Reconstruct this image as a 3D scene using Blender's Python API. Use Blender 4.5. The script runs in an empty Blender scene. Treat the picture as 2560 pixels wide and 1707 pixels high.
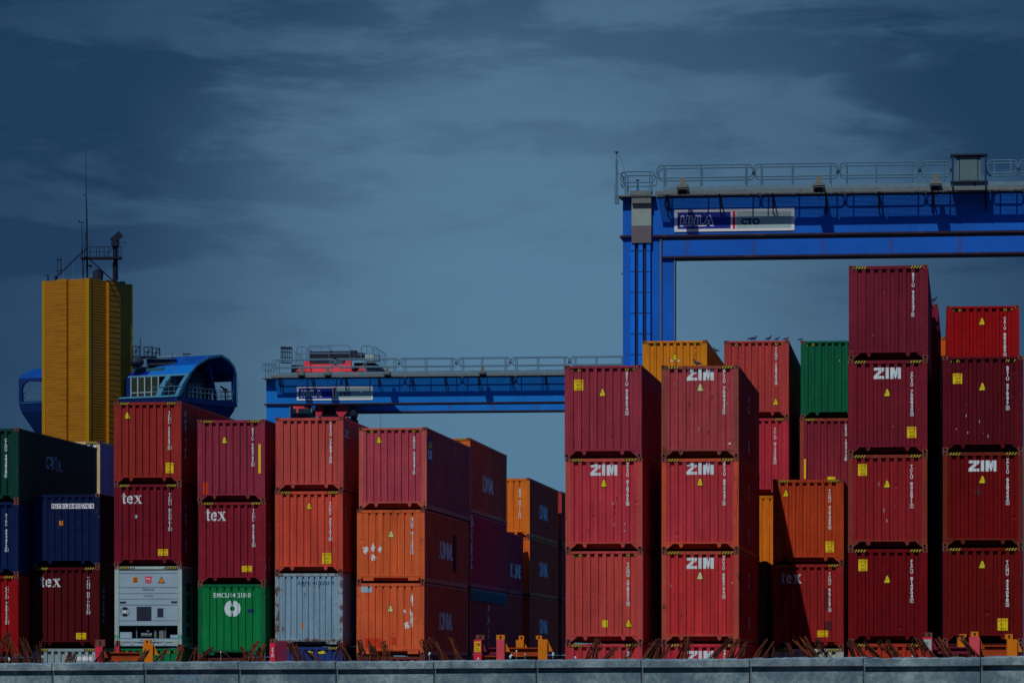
import bpy, bmesh, math, random
from mathutils import Vector, Matrix
random.seed(7)
R = math.radians
# ------------------------------------------------------------------ camera, sky, sun, exposure
F = 9140.0; CX = 1280.0; HY = 1648.0; CZ = 2.38        # focal length and horizon in photograph pixels, eye height
sc = bpy.context.scene
col = sc.collection
cam = bpy.data.cameras.new('camera'); camo = bpy.data.objects.new('camera', cam); col.objects.link(camo)
camo.location = (0, 0, CZ); camo.rotation_euler = (R(90), 0, 0)
cam.sensor_width = 36.0; cam.lens = 36.0 * F / 2560.0
cam.shift_y = (HY - 853.5) / 2560.0
cam.clip_start = 0.5; cam.clip_end = 20000
cam.dof.use_dof = True; cam.dof.focus_distance = 128.0; cam.dof.aperture_fstop = 16.0
sc.camera = camo
SUN_TRAVEL = Vector((0.311, 0.769, -1.0)).normalized()
EL = math.asin(-SUN_TRAVEL.z)
AZ = math.atan2(-SUN_TRAVEL.x, -SUN_TRAVEL.y)
sl = bpy.data.lights.new('sun', 'SUN'); sl.energy = 3.0; sl.angle = R(0.5); sl.color = (1.0, 0.97, 0.93)
so = bpy.data.objects.new('sun', sl); col.objects.link(so)
so.rotation_euler = SUN_TRAVEL.to_track_quat('-Z', 'Y').to_euler()
sc.view_settings.view_transform = 'Standard'; sc.view_settings.look = 'None'
sc.view_settings.exposure = -0.62; sc.view_settings.gamma = 1.0

class NT:
    """small helper around a node tree"""
    def __init__(s, nt): s.nt = nt
    def n(s, t, **kw):
        nd = s.nt.nodes.new(t)
        for k, v in kw.items():
            if k == 'inp':
                for i, val in v.items():
                    if isinstance(val, bpy.types.NodeSocket): s.nt.links.new(val, nd.inputs[i])
                    else: nd.inputs[i].default_value = val
            else: setattr(nd, k, v)
        return nd
    def math(s, op, a, b=0.0, c=0.0, clamp=False):
        return s.n('ShaderNodeMath', operation=op, use_clamp=clamp, inp={0: a, 1: b, 2: c}).outputs[0]
    def mr(s, v, a, b, c=0.0, d=1.0, smooth=True):
        nd = s.n('ShaderNodeMapRange', interpolation_type='SMOOTHSTEP' if smooth else 'LINEAR', inp={0: v, 1: a, 2: b, 3: c, 4: d})
        return nd.outputs[0]
    def mix(s, f, a, b, mode='MIX'):
        nd = s.n('ShaderNodeMix', data_type='RGBA', blend_type=mode)
        for i, v in ((0, f), (6, a), (7, b)):
            if isinstance(v, bpy.types.NodeSocket): s.nt.links.new(v, nd.inputs[i])
            else: nd.inputs[i].default_value = v
        return nd.outputs[2]
    def noise(s, vec, scale, detail=4.0, rough=0.55, dist=0.0):
        return s.n('ShaderNodeTexNoise', inp={'Vector': vec, 'Scale': scale, 'Detail': detail, 'Roughness': rough, 'Distortion': dist}).outputs['Fac']
    def mapv(s, vec, sx, sy, sz, loc=(0, 0, 0)):
        return s.n('ShaderNodeMapping', inp={'Vector': vec, 'Scale': (sx, sy, sz), 'Location': loc}).outputs[0]

world = bpy.data.worlds.new('World'); sc.world = world; world.use_nodes = True
wn = world.node_tree; wn.nodes.clear(); W = NT(wn)
sky = W.n('ShaderNodeTexSky', sky_type='NISHITA', sun_disc=False, sun_elevation=EL, sun_rotation=AZ)
tc = W.n('ShaderNodeTexCoord').outputs['Generated']
sep = W.n('ShaderNodeSeparateXYZ', inp={0: tc})
dx, dz = sep.outputs[0], sep.outputs[2]
# thin cloud veil over the sky: brighter where it is thin, towards one part of the horizon
uu = W.math('DIVIDE', W.math('SUBTRACT', dx, 0.008), 0.142)
vv = W.math('DIVIDE', W.math('SUBTRACT', dz, 0.078), 0.165)
rr = W.math('SQRT', W.math('ADD', W.math('MULTIPLY', uu, uu), W.math('MULTIPLY', vv, vv)))
warp = W.noise(W.mapv(tc, 9, 9, 16), 1.0, 3.0)
rr = W.math('ADD', rr, W.math('MULTIPLY', W.math('SUBTRACT', warp, 0.5), 0.35))
front = W.mr(sep.outputs[1], 0.0, 0.4)
glow = W.math('MULTIPLY', W.mr(rr, 0.08, 1.12, 1.0, 0.10), front)
n1 = W.noise(W.mapv(tc, 12, 12, 42, (7.3, 0, 2.1)), 1.0, 12.0, 0.60, 0.55)
n2 = W.noise(W.mapv(tc, 36, 36, 150, (5.1, 3, 0.4)), 1.0, 10.0, 0.62, 0.8)
cl = W.math('ADD', W.math('MULTIPLY', n1, 0.75), W.math('MULTIPLY', n2, 0.25))
high = W.mr(dz, 0.055, 0.135, 0.10, 1.0)
band = None
for bu, bv, su, sv in ((-0.100, 0.150, 0.058, 0.013), (-0.030, 0.166, 0.045, 0.009), (0.126, 0.148, 0.032, 0.013), (-0.128, 0.111, 0.032, 0.006), (-0.074, 0.129, 0.040, 0.005), (0.075, 0.168, 0.040, 0.008), (-0.012, 0.141, 0.050, 0.004)):
    a_ = W.math('DIVIDE', W.math('SUBTRACT', dx, bu), su); b_ = W.math('DIVIDE', W.math('SUBTRACT', dz, bv), sv)
    w_ = W.mr(W.math('ADD', W.math('MULTIPLY', a_, a_), W.math('MULTIPLY', b_, b_)), 0.0, 3.2, 1.0, 0.0)
    band = w_ if band is None else W.math('MAXIMUM', band, w_)
band = W.math('MULTIPLY', band, front)
cl2 = W.math('MULTIPLY_ADD', band, 0.13, cl)
dark = W.math('MULTIPLY', W.mr(cl2, 0.50, 0.66), high)
lite = W.math('MULTIPLY', W.mr(cl, 0.52, 0.30), W.math('MULTIPLY_ADD', high, 0.7, 0.3))
gl = W.math('ADD', W.math('SUBTRACT', glow, W.math('MULTIPLY', dark, 0.20)), W.math('MULTIPLY', lite, 0.09), clamp=True)
ramp = W.n('ShaderNodeValToRGB', inp={0: gl}); cr = ramp.color_ramp
cr.interpolation = 'B_SPLINE'
SK = 1.0
stops = [(0.0, (0.0050, 0.0300, 0.0850)), (0.33, (0.035, 0.088, 0.166)), (0.66, (0.074, 0.155, 0.246)), (1.0, (0.092, 0.205, 0.325))]
cr.elements[0].position = 0.0; cr.elements[0].color = (*stops[0][1], 1)
cr.elements[1].position = 1.0; cr.elements[1].color = (*stops[-1][1], 1)
for p, c in stops[1:-1]:
    e = cr.elements.new(p); e.color = (*c, 1)
# the veil tints the physical sky
SKYG = 1.6
skyn = W.n('ShaderNodeVectorMath', operation='MULTIPLY', inp={0: sky.outputs[0], 1: (0.03, 0.03, 0.03)}).outputs[0]
# brighter deep blue added overhead, out of view, as fill for shaded sides
overhead = W.mr(dz, 0.20, 0.5)
veil = W.mix(overhead, ramp.outputs[0], (0.010, 0.110, 0.320, 1))
mixs = W.mix(0.96, skyn, veil)
fin = W.n('ShaderNodeVectorMath', operation='SCALE', inp={0: mixs}); fin.inputs['Scale'].default_value = 15.5
bg = W.n('ShaderNodeBackground', inp={'Color': fin.outputs[0], 'Strength': 0.10})
wo = W.n('ShaderNodeOutputWorld', inp={'Surface': bg.outputs[0]})

# ------------------------------------------------------------------ colours and materials
K = (0.366, 0.392, 0.456)      # how much of a white front wall the sun and sky return at this exposure
def lin(c):
    c /= 255.0
    return c / 12.92 if c <= 0.04045 else ((c + 0.055) / 1.055) ** 2.4
def base(r, g, b, m=1.0):
    # colours were read by eye from a dim picture, which flatters dark tones: bring them down to their true level
    L = 0.3 * r + 0.5 * g + 0.2 * b; q = 0.80 - 0.14 * max(0.0, min(1.0, (75 - L) / 60.0))
    return tuple(min(0.85, max(0.0015, lin(v) / k * m * q)) for v, k in zip((r, g, b), K))

def new_mat(name):
    m = bpy.data.materials.new(name); m.use_nodes = True
    m.node_tree.nodes.clear(); return m, NT(m.node_tree)
def finish(N, colr, rough=0.55, bump=None, metal=0.0, spec=0.35, strength=0.4, dist=0.02, alpha=None):
    b = N.n('ShaderNodeBsdfPrincipled', inp={'Base Color': colr, 'Roughness': rough, 'Metallic': metal, 'Specular IOR Level': spec})
    if bump is not None:
        bp = N.n('ShaderNodeBump', inp={'Height': bump, 'Strength': strength, 'Distance': dist}); N.nt.links.new(bp.outputs[0], b.inputs['Normal'])
    out = b.outputs[0]
    if alpha is not None:
        tr = N.n('ShaderNodeBsdfTransparent'); out = N.n('ShaderNodeMixShader', inp={0: alpha, 1: tr.outputs[0], 2: out}).outputs[0]
    N.n('ShaderNodeOutputMaterial', inp={'Surface': out})
def pos(N): return N.n('ShaderNodeNewGeometry').outputs['Position']

def paint_mat(name, rust_shift=0.0):
    """painted steel: the object's own colour, faded, streaked and rusted; object alpha = soundness of the paint"""
    m, N = new_mat(name)
    oi = N.n('ShaderNodeObjectInfo'); P = pos(N)
    tone = N.mr(N.noise(P, 0.55, 3.0), 0.25, 0.75, 0.86, 1.12, False)
    streak = N.mr(N.noise(N.mapv(P, 9, 9, 0.45), 1.0, 5.0, 0.6), 0.3, 0.75, 1.12, 0.66, False)
    fine = N.mr(N.noise(N.mapv(P, 1, 1, 0.5), 14.0, 6.0, 0.7), 0.25, 0.8, 1.10, 0.84, False)
    f = N.math('MULTIPLY', N.math('MULTIPLY', tone, streak), fine)
    c = N.n('ShaderNodeVectorMath', operation='SCALE', inp={0: oi.outputs['Color']}); N.nt.links.new(f, c.inputs['Scale'])
    c = c.outputs[0]
    # chalky patches
    fade = N.mr(N.noise(N.mapv(P, 1, 1, 0.6, (9, 2, 4)), 1.7, 7.0, 0.65), 0.55, 0.85, 0.0, 0.16)
    pale = N.n('ShaderNodeVectorMath', operation='MULTIPLY_ADD', inp={0: c, 1: (1.5, 1.5, 1.5), 2: (0.008, 0.008, 0.010)}).outputs[0]
    c = N.mix(N.math('MULTIPLY', fade, 2.6), c, pale)
    # rust
    rn = N.math('ADD', N.math('MULTIPLY', N.noise(P, 2.3, 9.0, 0.68), 0.6), N.math('MULTIPLY', N.noise(N.mapv(P, 1, 1, 0.28, (3, 7, 1)), 9.0, 6.0, 0.7), 0.4))
    thr = N.math('MULTIPLY_ADD', oi.outputs['Alpha'], 0.20, 0.49 + rust_shift)
    rf = N.mr(N.math('SUBTRACT', rn, thr), -0.012, 0.035)
    rc = N.mix(N.noise(P, 22.0, 5.0), (0.05, 0.018, 0.012, 1), (0.22, 0.075, 0.03, 1))
    c = N.mix(N.math('MULTIPLY', rf, 0.85), c, rc)
    # small pale chips
    v = N.noise(N.mapv(P, 1, 1, 0.7, (1, 5, 8)), 11.0, 2.0, 0.5)
    c = N.mix(N.mr(v, 0.775, 0.80, 0.0, 0.55), c, (0.55, 0.45, 0.42, 1))
    vo = N.n('ShaderNodeTexVoronoi', inp={'Vector': N.mapv(P, 1, 0.5, 1), 'Scale': 1.5, 'Randomness': 1.0})
    vc = N.n('ShaderNodeSeparateXYZ', inp={0: vo.outputs['Color']})
    dent = N.math('MULTIPLY', N.mr(vo.outputs['Distance'], 0.02, 0.15, 1.0, 0.0), N.mr(vc.outputs[0], 0.55, 0.75))
    bump = N.math('ADD', N.noise(N.mapv(P, 1, 1, 0.6), 1.6, 2.0), N.math('MULTIPLY', N.noise(P, 6.0, 3.0), 0.22))
    bump = N.math('SUBTRACT', bump, N.math('MULTIPLY', dent, 0.55))
    rough = N.mr(rf, 0.0, 1.0, 0.5, 0.85)
    finish(N, c, rough, bump, strength=0.85, dist=0.035, spec=0.2)
    return m
PAINT = paint_mat('painted_steel')
FRAME = paint_mat('painted_steel_frame', -0.07)
def plain(name, c, rough=0.6, var=0.2, metal=0.0, scale=3.0, spec=0.3, rust=0.0, bump=0.2):
    m, N = new_mat(name); P = pos(N)
    f = N.mr(N.noise(P, scale, 6.0, 0.62), 0.25, 0.75, 1 - var, 1 + var, False)
    cc = N.n('ShaderNodeVectorMath', operation='SCALE', inp={0: (*c,)}); N.nt.links.new(f, cc.inputs['Scale']); cc = cc.outputs[0]
    if rust:
        rf = N.mr(N.noise(N.mapv(P, 1, 1, 0.5), 2.0, 9.0, 0.7), 0.66 - rust * 0.2, 0.72 - rust * 0.2)
        cc = N.mix(N.math('MULTIPLY', rf, 0.8), cc, (0.11, 0.04, 0.02, 1))
    finish(N, cc, rough, N.noise(P, scale * 3, 5.0), metal, spec, bump, 0.01)
    return m
def decal(name, c, wear=0.66, var=0.12):
    m, N = new_mat(name); P = pos(N)
    f = N.mr(N.noise(N.mapv(P, 1, 1, 0.6), 5.0, 6.0, 0.65), 0.25, 0.75, 1 - var, 1 + var, False)
    cc = N.n('ShaderNodeVectorMath', operation='SCALE', inp={0: c}); N.nt.links.new(f, cc.inputs['Scale'])
    a = N.mr(N.noise(N.mapv(P, 1, 1, 0.7, (4, 4, 4)), 7.0, 7.0, 0.7), wear + 0.02, wear, 0.0, 1.0)
    finish(N, cc.outputs[0], 0.6, None, alpha=a)
    return m
M = {}
M['white_mark'] = decal('white_marking', base(158, 184, 200))
M['shade_lifted_mark'] = decal('weathered_white_lifted_for_shade', base(205, 205, 225), 0.60)  # worn white, its colour raised to read on side walls in shade
M['peel_mark'] = decal('peeling_white_marking', base(165, 190, 210), 0.57)
M['yellow'] = decal('yellow_sticker', base(172, 162, 8), 0.75)
M['hazard_yellow'] = decal('hazard_yellow', base(156, 146, 12), 0.62)
M['pale_yellow'] = decal('pale_yellow_sticker', base(180, 186, 120), 0.75)
M['black_mark'] = decal('black_marking', (0.012, 0.010, 0.014), 0.8)
M['dark_patch'] = decal('dark_repaint', base(70, 18, 26), 0.7)
M['red_mark'] = decal('red_marking', base(150, 40, 10), 0.75)
M['orange_mark'] = decal('orange_sticker', base(190, 100, 10), 0.75)
M['grey_mark'] = decal('grey_marking', base(120, 140, 160), 0.72)
M['green_mark'] = decal('green_marking', base(0, 120, 80), 0.72)
M['navy_mark'] = decal('navy_marking', base(0, 28, 80), 0.9)
M['sign_blue'] = decal('sign_blue', base(0, 30, 125), 0.9, 0.06)
M['sign_grey'] = decal('sign_grey', base(118, 143, 150), 0.9, 0.06)
M['sign_white'] = decal('sign_white', base(170, 190, 205), 0.9, 0.06)
M['sign_red'] = decal('sign_red', base(190, 5, 50), 0.9, 0.06)
M['casting'] = plain('corner_casting_steel', base(92, 52, 46), 0.75, 0.35, scale=9, rust=0.5)
M['dark'] = plain('dark_steel', (0.012, 0.012, 0.016), 0.7, 0.3)
M['gear_dark'] = plain('dark_machinery', base(24, 34, 52), 0.6, 0.4, scale=2)
M['galv'] = plain('galvanised_steel', base(74, 100, 118), 0.5, 0.2, 0.0, 5)
M['galv_dull'] = plain('dull_galvanised_steel', base(78, 88, 94), 0.6, 0.2, 0.0, 4, rust=0.15)
M['rail_dark'] = plain('weathered_rail_steel', base(60, 90, 112), 0.6, 0.2)
M['mast_dark'] = plain('mast_steel', base(6, 16, 36), 0.6, 0.25)
M['cable'] = plain('black_cable', (0.01, 0.012, 0.02), 0.6, 0.1)
M['grey_plate'] = plain('grey_cover_plate', base(104, 120, 122), 0.6, 0.08, scale=1.5)
M['cabinet'] = plain('cabinet_grey', base(62, 86, 96), 0.6, 0.1)
M['brown_plate'] = plain('brown_cover_mesh', base(78, 74, 84), 0.85, 0.2, scale=12)
M['red_paint'] = plain('red_machine_paint', base(205, 55, 66), 0.5, 0.15, rust=0.05)
M['dark_red'] = plain('dark_red_machine_paint', base(150, 40, 62), 0.5, 0.25, rust=0.2)
M['machine_glass'] = plain('dark_cabin_glass', (0.01, 0.05, 0.07), 0.12, 0.3, spec=0.6, bump=0.0)
M['lamp_glass'] = plain('lamp_glass', base(130, 150, 155), 0.3, 0.1)
M['ochre'] = plain('ochre_drum', base(84, 82, 76), 0.6, 0.2)
M['rope'] = plain('steel_rope', (0.02, 0.03, 0.05), 0.6, 0.1)
M['feather'] = plain('dark_feathers', base(28, 40, 66), 0.8, 0.4, scale=30)
M['feather_grey'] = plain('grey_feathers', base(70, 85, 108), 0.8, 0.4, scale=30)
M['beak'] = plain('horn', (0.01, 0.01, 0.012), 0.5, 0.1)
M['tarp'] = plain('teal_tarpaulin', (0.03, 0.16, 0.18), 0.7, 0.25, scale=2)
M['rust_bar'] = plain('rusty_rebar', base(86, 40, 20), 0.9, 0.5, scale=12, rust=0.5)
M['rust_dark'] = plain('dark_rusty_rebar', base(48, 22, 20), 0.9, 0.5, scale=12)
M['orange_steel'] = plain('orange_steel', base(184, 94, 6), 0.55, 0.12, rust=0.15)
M['pink_steel'] = plain('faded_red_steel', base(172, 58, 72), 0.6, 0.15, rust=0.05)
M['crimson_steel'] = plain('crimson_steel', base(178, 28, 52), 0.6, 0.12, rust=0.05)
M['rust_steel'] = plain('rust_brown_beam', base(120, 48, 10), 0.7, 0.25, rust=0.3)
M['plum_steel'] = plain('plum_beam', base(88, 18, 48), 0.6, 0.2)
M['pebble'] = plain('pale_debris', base(150, 165, 175), 0.8, 0.2)

def crane_blue():
    m, N = new_mat('crane_blue_paint'); P = pos(N); oi = N.n('ShaderNodeObjectInfo')
    f = N.mr(N.noise(P, 0.5, 5.0, 0.6), 0.3, 0.7, 0.86, 1.14, False)
    f2 = N.mr(N.noise(N.mapv(P, 6, 6, 0.3), 1.0, 5.0, 0.6), 0.3, 0.7, 0.92, 1.08, False)
    c = N.n('ShaderNodeVectorMath', operation='SCALE', inp={0: oi.outputs['Color']}); N.nt.links.new(N.math('MULTIPLY', f, f2), c.inputs['Scale'])
    sp = N.mr(N.noise(P, 3.0, 9.0, 0.75), 0.70, 0.76, 0.0, 0.4)
    c = N.mix(sp, c.outputs[0], (0.10, 0.26, 0.45, 1))
    finish(N, c, 0.5, N.noise(P, 1.2, 2.0), strength=0.25, dist=0.02, spec=0.3)
    return m
M['crane'] = crane_blue()
def crane_rusty():
    m, N = new_mat('crane_blue_with_rusty_welds'); P = pos(N); oi = N.n('ShaderNodeObjectInfo')
    tcx = N.n('ShaderNodeTexCoord').outputs['Object']; s = N.n('ShaderNodeSeparateXYZ', inp={0: tcx})
    f = N.mr(N.noise(P, 0.5, 5.0, 0.6), 0.3, 0.7, 0.86, 1.14, False)
    c = N.n('ShaderNodeVectorMath', operation='SCALE', inp={0: oi.outputs['Color']}); N.nt.links.new(f, c.inputs['Scale'])
    # rust bleeding from the vertical weld seams every few metres
    ph = N.math('PINGPONG', N.math('ADD', s.outputs[0], 0.9), 1.55)
    w = N.math('MULTIPLY', N.noise(N.mapv(P, 0.5, 0.5, 0.5), 1.0, 3.0), N.noise(N.mapv(P, 3, 3, 0.5), 2.0, 6.0, 0.7))
    rf = N.mr(N.math('SUBTRACT', ph, N.math('MULTIPLY', w, 0.5)), -0.16, 0.10, 1.0, 0.0)
    c = N.mix(N.math('MULTIPLY', rf, 0.45), c.outputs[0], (0.07, 0.045, 0.04, 1))
    finish(N, c, 0.55, None, spec=0.3)
    return m
M['crane_rusty'] = crane_rusty()
M['flange'] = plain('rusty_flange', base(34, 24, 42), 0.7, 0.4, scale=1.5, rust=0.4)

def concrete():
    m, N = new_mat('weathered_concrete'); P = pos(N)
    big = N.noise(P, 0.9, 6.0, 0.65); mid = N.noise(P, 6.0, 9.0, 0.7, 0.6); fine = N.noise(P, 26.0, 8.0, 0.7)
    c = N.mix(N.mr(big, 0.3, 0.7), (*base(68, 87, 99), 1), (*base(114, 133, 141), 1))
    c = N.mix(N.mr(mid, 0.38, 0.62, 0.55, 0.0), c, (*base(44, 62, 82), 1))
    c = N.mix(N.mr(fine, 0.55, 0.8, 0.0, 0.5), c, (*base(140, 160, 170), 1))
    st = N.noise(N.mapv(P, 8, 8, 0.7, (2, 1, 0)), 1.0, 5.0, 0.65)
    c = N.mix(N.mr(st, 0.60, 0.80, 0.0, 0.55), c, (*base(60, 62, 66), 1))
    wh = N.noise(N.mapv(P, 10, 10, 3, (7, 1, 0)), 1.0, 4.0, 0.8)
    c = N.mix(N.mr(wh, 0.70, 0.76, 0.0, 0.7), c, (*base(165, 185, 195), 1))
    finish(N, c, 0.9, N.math('ADD', mid, N.math('MULTIPLY', fine, 0.5)), strength=0.9, dist=0.02, spec=0.2)
    return m
M['concrete'] = concrete()
def asphalt():
    m, N = new_mat('yard_asphalt'); P = pos(N)
    c = N.mix(N.noise(P, 0.3, 8.0, 0.6), (0.020, 0.022, 0.028, 1), (0.050, 0.053, 0.062, 1))
    finish(N, c, 0.9, N.noise(P, 20.0, 4.0)); return m
M['asphalt'] = asphalt()
def tower_yellow():
    m, N = new_mat('yellow_cladding'); P = pos(N)
    f = N.mr(N.noise(N.mapv(P, 0.6, 0.6, 2.0), 1.0, 6.0, 0.6), 0.3, 0.7, 0.84, 1.12, False)
    c = N.n('ShaderNodeVectorMath', operation='SCALE', inp={0: base(120, 80, 0)}); N.nt.links.new(f, c.inputs['Scale'])
    finish(N, c.outputs[0], 0.55); return m
M['tower'] = tower_yellow()
M['tower_trim'] = plain('yellow_trim', base(130, 96, 0), 0.55, 0.1)
M['cab_roof'] = plain('blue_roof_panels', base(0, 50, 122), 0.5, 0.35, scale=0.5)
M['cab_roof_dark'] = plain('deep_blue_roof_panels', base(0, 14, 118), 0.5, 0.15, scale=0.6)
M['cab_roof_light'] = plain('light_blue_roof_panels', base(0, 78, 150), 0.5, 0.15, scale=0.6)
M['cab_teal'] = plain('teal_frame_paint', base(44, 92, 120), 0.6, 0.25, rust=0.12)
M['cab_hull'] = plain('blue_hull_panels', base(0, 32, 88), 0.6, 0.2, scale=0.8)
M['cab_glass'] = plain('cabin_glass', (0.03, 0.12, 0.15), 0.08, 0.3, scale=0.6, spec=0.8, bump=0.0)
M['cab_pane'] = plain('tinted_window', base(38, 46, 40), 0.15, 0.5, scale=0.8, spec=0.5, bump=0.0)
M['mullion'] = plain('pale_window_frame', base(110, 140, 160), 0.6, 0.1)
M['reefer'] = plain('white_reefer_paint', base(112, 134, 152), 0.5, 0.1, scale=1.5, rust=0.12)
M['grime'] = plain('machinery_grime', base(40, 44, 56), 0.7, 0.5, scale=6)

# ------------------------------------------------------------------ mesh helpers
class MB:
    def __init__(s): s.v = []; s.f = []; s.m = []
    def poly(s, pts, mi=0):
        i = len(s.v); s.v += [tuple(p) for p in pts]; s.f.append(tuple(range(i, i + len(pts)))); s.m.append(mi)
    def box(s, x0, y0, z0, x1, y1, z1, mi=0):
        i = len(s.v)
        s.v += [(x, y, z) for z in (z0, z1) for y in (y0, y1) for x in (x0, x1)]
        for f in ((0, 2, 3, 1), (4, 5, 7, 6), (0, 1, 5, 4), (2, 6, 7, 3), (0, 4, 6, 2), (1, 3, 7, 5)):
            s.f.append(tuple(i + k for k in f)); s.m.append(mi)
    def prism(s, pts, vec, mi=0):
        """closed polygon pts (3-D) extruded by vec"""
        n = len(pts); i = len(s.v); vec = Vector(vec)
        s.v += [tuple(p) for p in pts] + [tuple(Vector(p) + vec) for p in pts]
        s.f.append(tuple(range(i, i + n))); s.m.append(mi)
        s.f.append(tuple(range(i + 2 * n - 1, i + n - 1, -1))); s.m.append(mi)
        for k in range(n):
            k2 = (k + 1) % n; s.f.append((i + k, i + n + k, i + n + k2, i + k2)); s.m.append(mi)
    def bar(s, p, q, r, n=6, r2=None, mi=0, caps=True):
        p = Vector(p); q = Vector(q); d = q - p
        if d.length < 1e-6: return
        r2 = r if r2 is None else r2
        a = d.orthogonal().normalized(); b = d.normalized().cross(a); i = len(s.v)
        for c, rr_ in ((p, r), (q, r2)):
            for k in range(n):
                t = 2 * math.pi * k / n; s.v.append(tuple(c + (a * math.cos(t) + b * math.sin(t)) * rr_))
        for k in range(n):
            k2 = (k + 1) % n; s.f.append((i + k, i + k2, i + n + k2, i + n + k)); s.m.append(mi)
        if caps:
            s.f.append(tuple(i + k for k in range(n - 1, -1, -1))); s.m.append(mi)
            s.f.append(tuple(i + n + k for k in range(n))); s.m.append(mi)
    def beam(s, p, q, w, h, up=(0, 0, 1), mi=0):
        """rectangular bar from p to q"""
        p = Vector(p); q = Vector(q); d = (q - p).normalized(); u = Vector(up)
        a = d.cross(u)
        if a.length < 1e-4: a = d.cross(Vector((0, 1, 0)))
        a.normalize(); b = a.cross(d).normalized(); a *= w / 2; b *= h / 2
        s.prism([p - a - b, p + a - b, p + a + b, p - a + b], q - p, mi)
    def tube(s, pts, r, n=6, mi=0):
        for a, b in zip(pts, pts[1:]): s.bar(a, b, r, n, mi=mi)
    def ball(s, c, r, n=10, m=7, sc_=(1, 1, 1), mi=0):
        i = len(s.v); c = Vector(c)
        for j in range(m + 1):
            ph = math.pi * j / m
            for k in range(n):
                t = 2 * math.pi * k / n
                s.v.append((c.x + r * sc_[0] * math.sin(ph) * math.cos(t), c.y + r * sc_[1] * math.sin(ph) * math.sin(t), c.z + r * sc_[2] * math.cos(ph)))
        for j in range(m):
            for k in range(n):
                k2 = (k + 1) % n; s.f.append((i + j * n + k, i + (j + 1) * n + k, i + (j + 1) * n + k2, i + j * n + k2)); s.m.append(mi)
    def mesh(s, name, mats):
        me = bpy.data.meshes.new(name); me.from_pydata(s.v, [], s.f)
        for m in (mats if isinstance(mats, (list, tuple)) else [mats]): me.materials.append(m)
        if any(s.m): me.polygons.foreach_set('material_index', s.m)
        bm = bmesh.new(); bm.from_mesh(me); bmesh.ops.remove_doubles(bm, verts=bm.verts, dist=1e-5)
        bmesh.ops.recalc_face_normals(bm, faces=bm.faces); bm.to_mesh(me); bm.free()
        return me
    def build(s, name, mats, parent=None, **kw): return put(name, s.mesh(name, mats), parent, **kw)

def put(name, me, parent=None, color=None, loc=None, label=None):
    o = bpy.data.objects.new(name, me); col.objects.link(o)
    if parent is not None: o.parent = parent
    if color: o.color = color
    if loc: o.location = loc
    if label: o['label'] = label
    return o
def tag(o, label, cat, group=None, kind=None):
    if not 4 <= len(label.split()) <= 16: print('LABEL', len(label.split()), label)
    o['label'] = label; o['category'] = cat
    if group: o['group'] = group
    if kind: o['kind'] = kind
    return o
def empty(name, loc, rz=0.0):
    o = bpy.data.objects.new(name, None); col.objects.link(o); o.empty_display_size = 0.3
    o.location = loc; o.rotation_euler = (0, 0, rz); return o
def at(px, py, Y): return Vector(((px - CX) / F * Y, Y, CZ + (HY - py) / F * Y))
ANG = math.atan(1066.0 / F)
def frame_dirs(rz): return Vector((math.cos(rz), math.sin(rz), 0)), Vector((-math.sin(rz), math.cos(rz), 0))
def unproj(px, py, O, rz, ly=0.0):
    """photograph pixel -> local coordinates on the plane local y = ly of a thing at O turned by rz"""
    xd, yd = frame_dirs(rz); d = Vector(((px - CX) / F, 1.0, (HY - py) / F)); c = Vector((0, 0, CZ))
    t = (ly - (c - Vector(O)).dot(yd)) / d.dot(yd); p = c + d * t - Vector(O)
    return Vector((p.dot(xd), p.dot(yd), p.z))

# ---- flat shapes (x, z) for lettering
def text2d(body, size, bold=0.0, align='CENTER', line=1.0, shear=0.0, sx=1.0):
    cu = bpy.data.curves.new('lettering', 'FONT'); cu.body = body; cu.size = size; cu.align_x = align
    cu.space_line = line; cu.offset = bold; cu.shear = shear; cu.resolution_u = 3; cu.fill_mode = 'FRONT'
    ob = bpy.data.objects.new('lettering', cu)
    me = bpy.data.meshes.new_from_object(ob)
    out = ([(v.co.x * sx, v.co.y) for v in me.vertices], [tuple(p.vertices) for p in me.polygons])
    bpy.data.objects.remove(ob); bpy.data.meshes.remove(me); bpy.data.curves.remove(cu)
    return out
def polys2d(ps):
    v = []; f = []
    for p in ps:
        i = len(v); v += p; f.append(tuple(range(i, i + len(p))))
    return v, f
def fit(sh, x0, z0, x1, z1):
    v, f = sh; ax = min(p[0] for p in v); bx = max(p[0] for p in v); az = min(p[1] for p in v); bz = max(p[1] for p in v)
    return [(x0 + (p[0] - ax) / max(1e-6, bx - ax) * (x1 - x0), z0 + (p[1] - az) / max(1e-6, bz - az) * (z1 - z0)) for p in v], f
def join2d(a, b):
    n = len(a[0]); return a[0] + b[0], a[1] + [tuple(i + n for i in f) for f in b[1]]
def rect(x0, z0, x1, z1): return [(x0, z0), (x1, z0), (x1, z1), (x0, z1)]
def disc(cx, cz, r, n=20, a0=0, a1=360):
    pts = [(cx + r * math.cos(R(a0 + (a1 - a0) * k / n)), cz + r * math.sin(R(a0 + (a1 - a0) * k / n))) for k in range(n + (0 if a1 - a0 == 360 else 1))]
    return pts if a1 - a0 == 360 else [(cx, cz)] + pts
def ring(cx, cz, r0, r1, n=16, a0=0, a1=360):
    out = []
    for k in range(n):
        a, b = R(a0 + (a1 - a0) * k / n), R(a0 + (a1 - a0) * (k + 1) / n)
        out.append([(cx + r0 * math.cos(a), cz + r0 * math.sin(a)), (cx + r1 * math.cos(a), cz + r1 * math.sin(a)), (cx + r1 * math.cos(b), cz + r1 * math.sin(b)), (cx + r0 * math.cos(b), cz + r0 * math.sin(b))])
    return out
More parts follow.
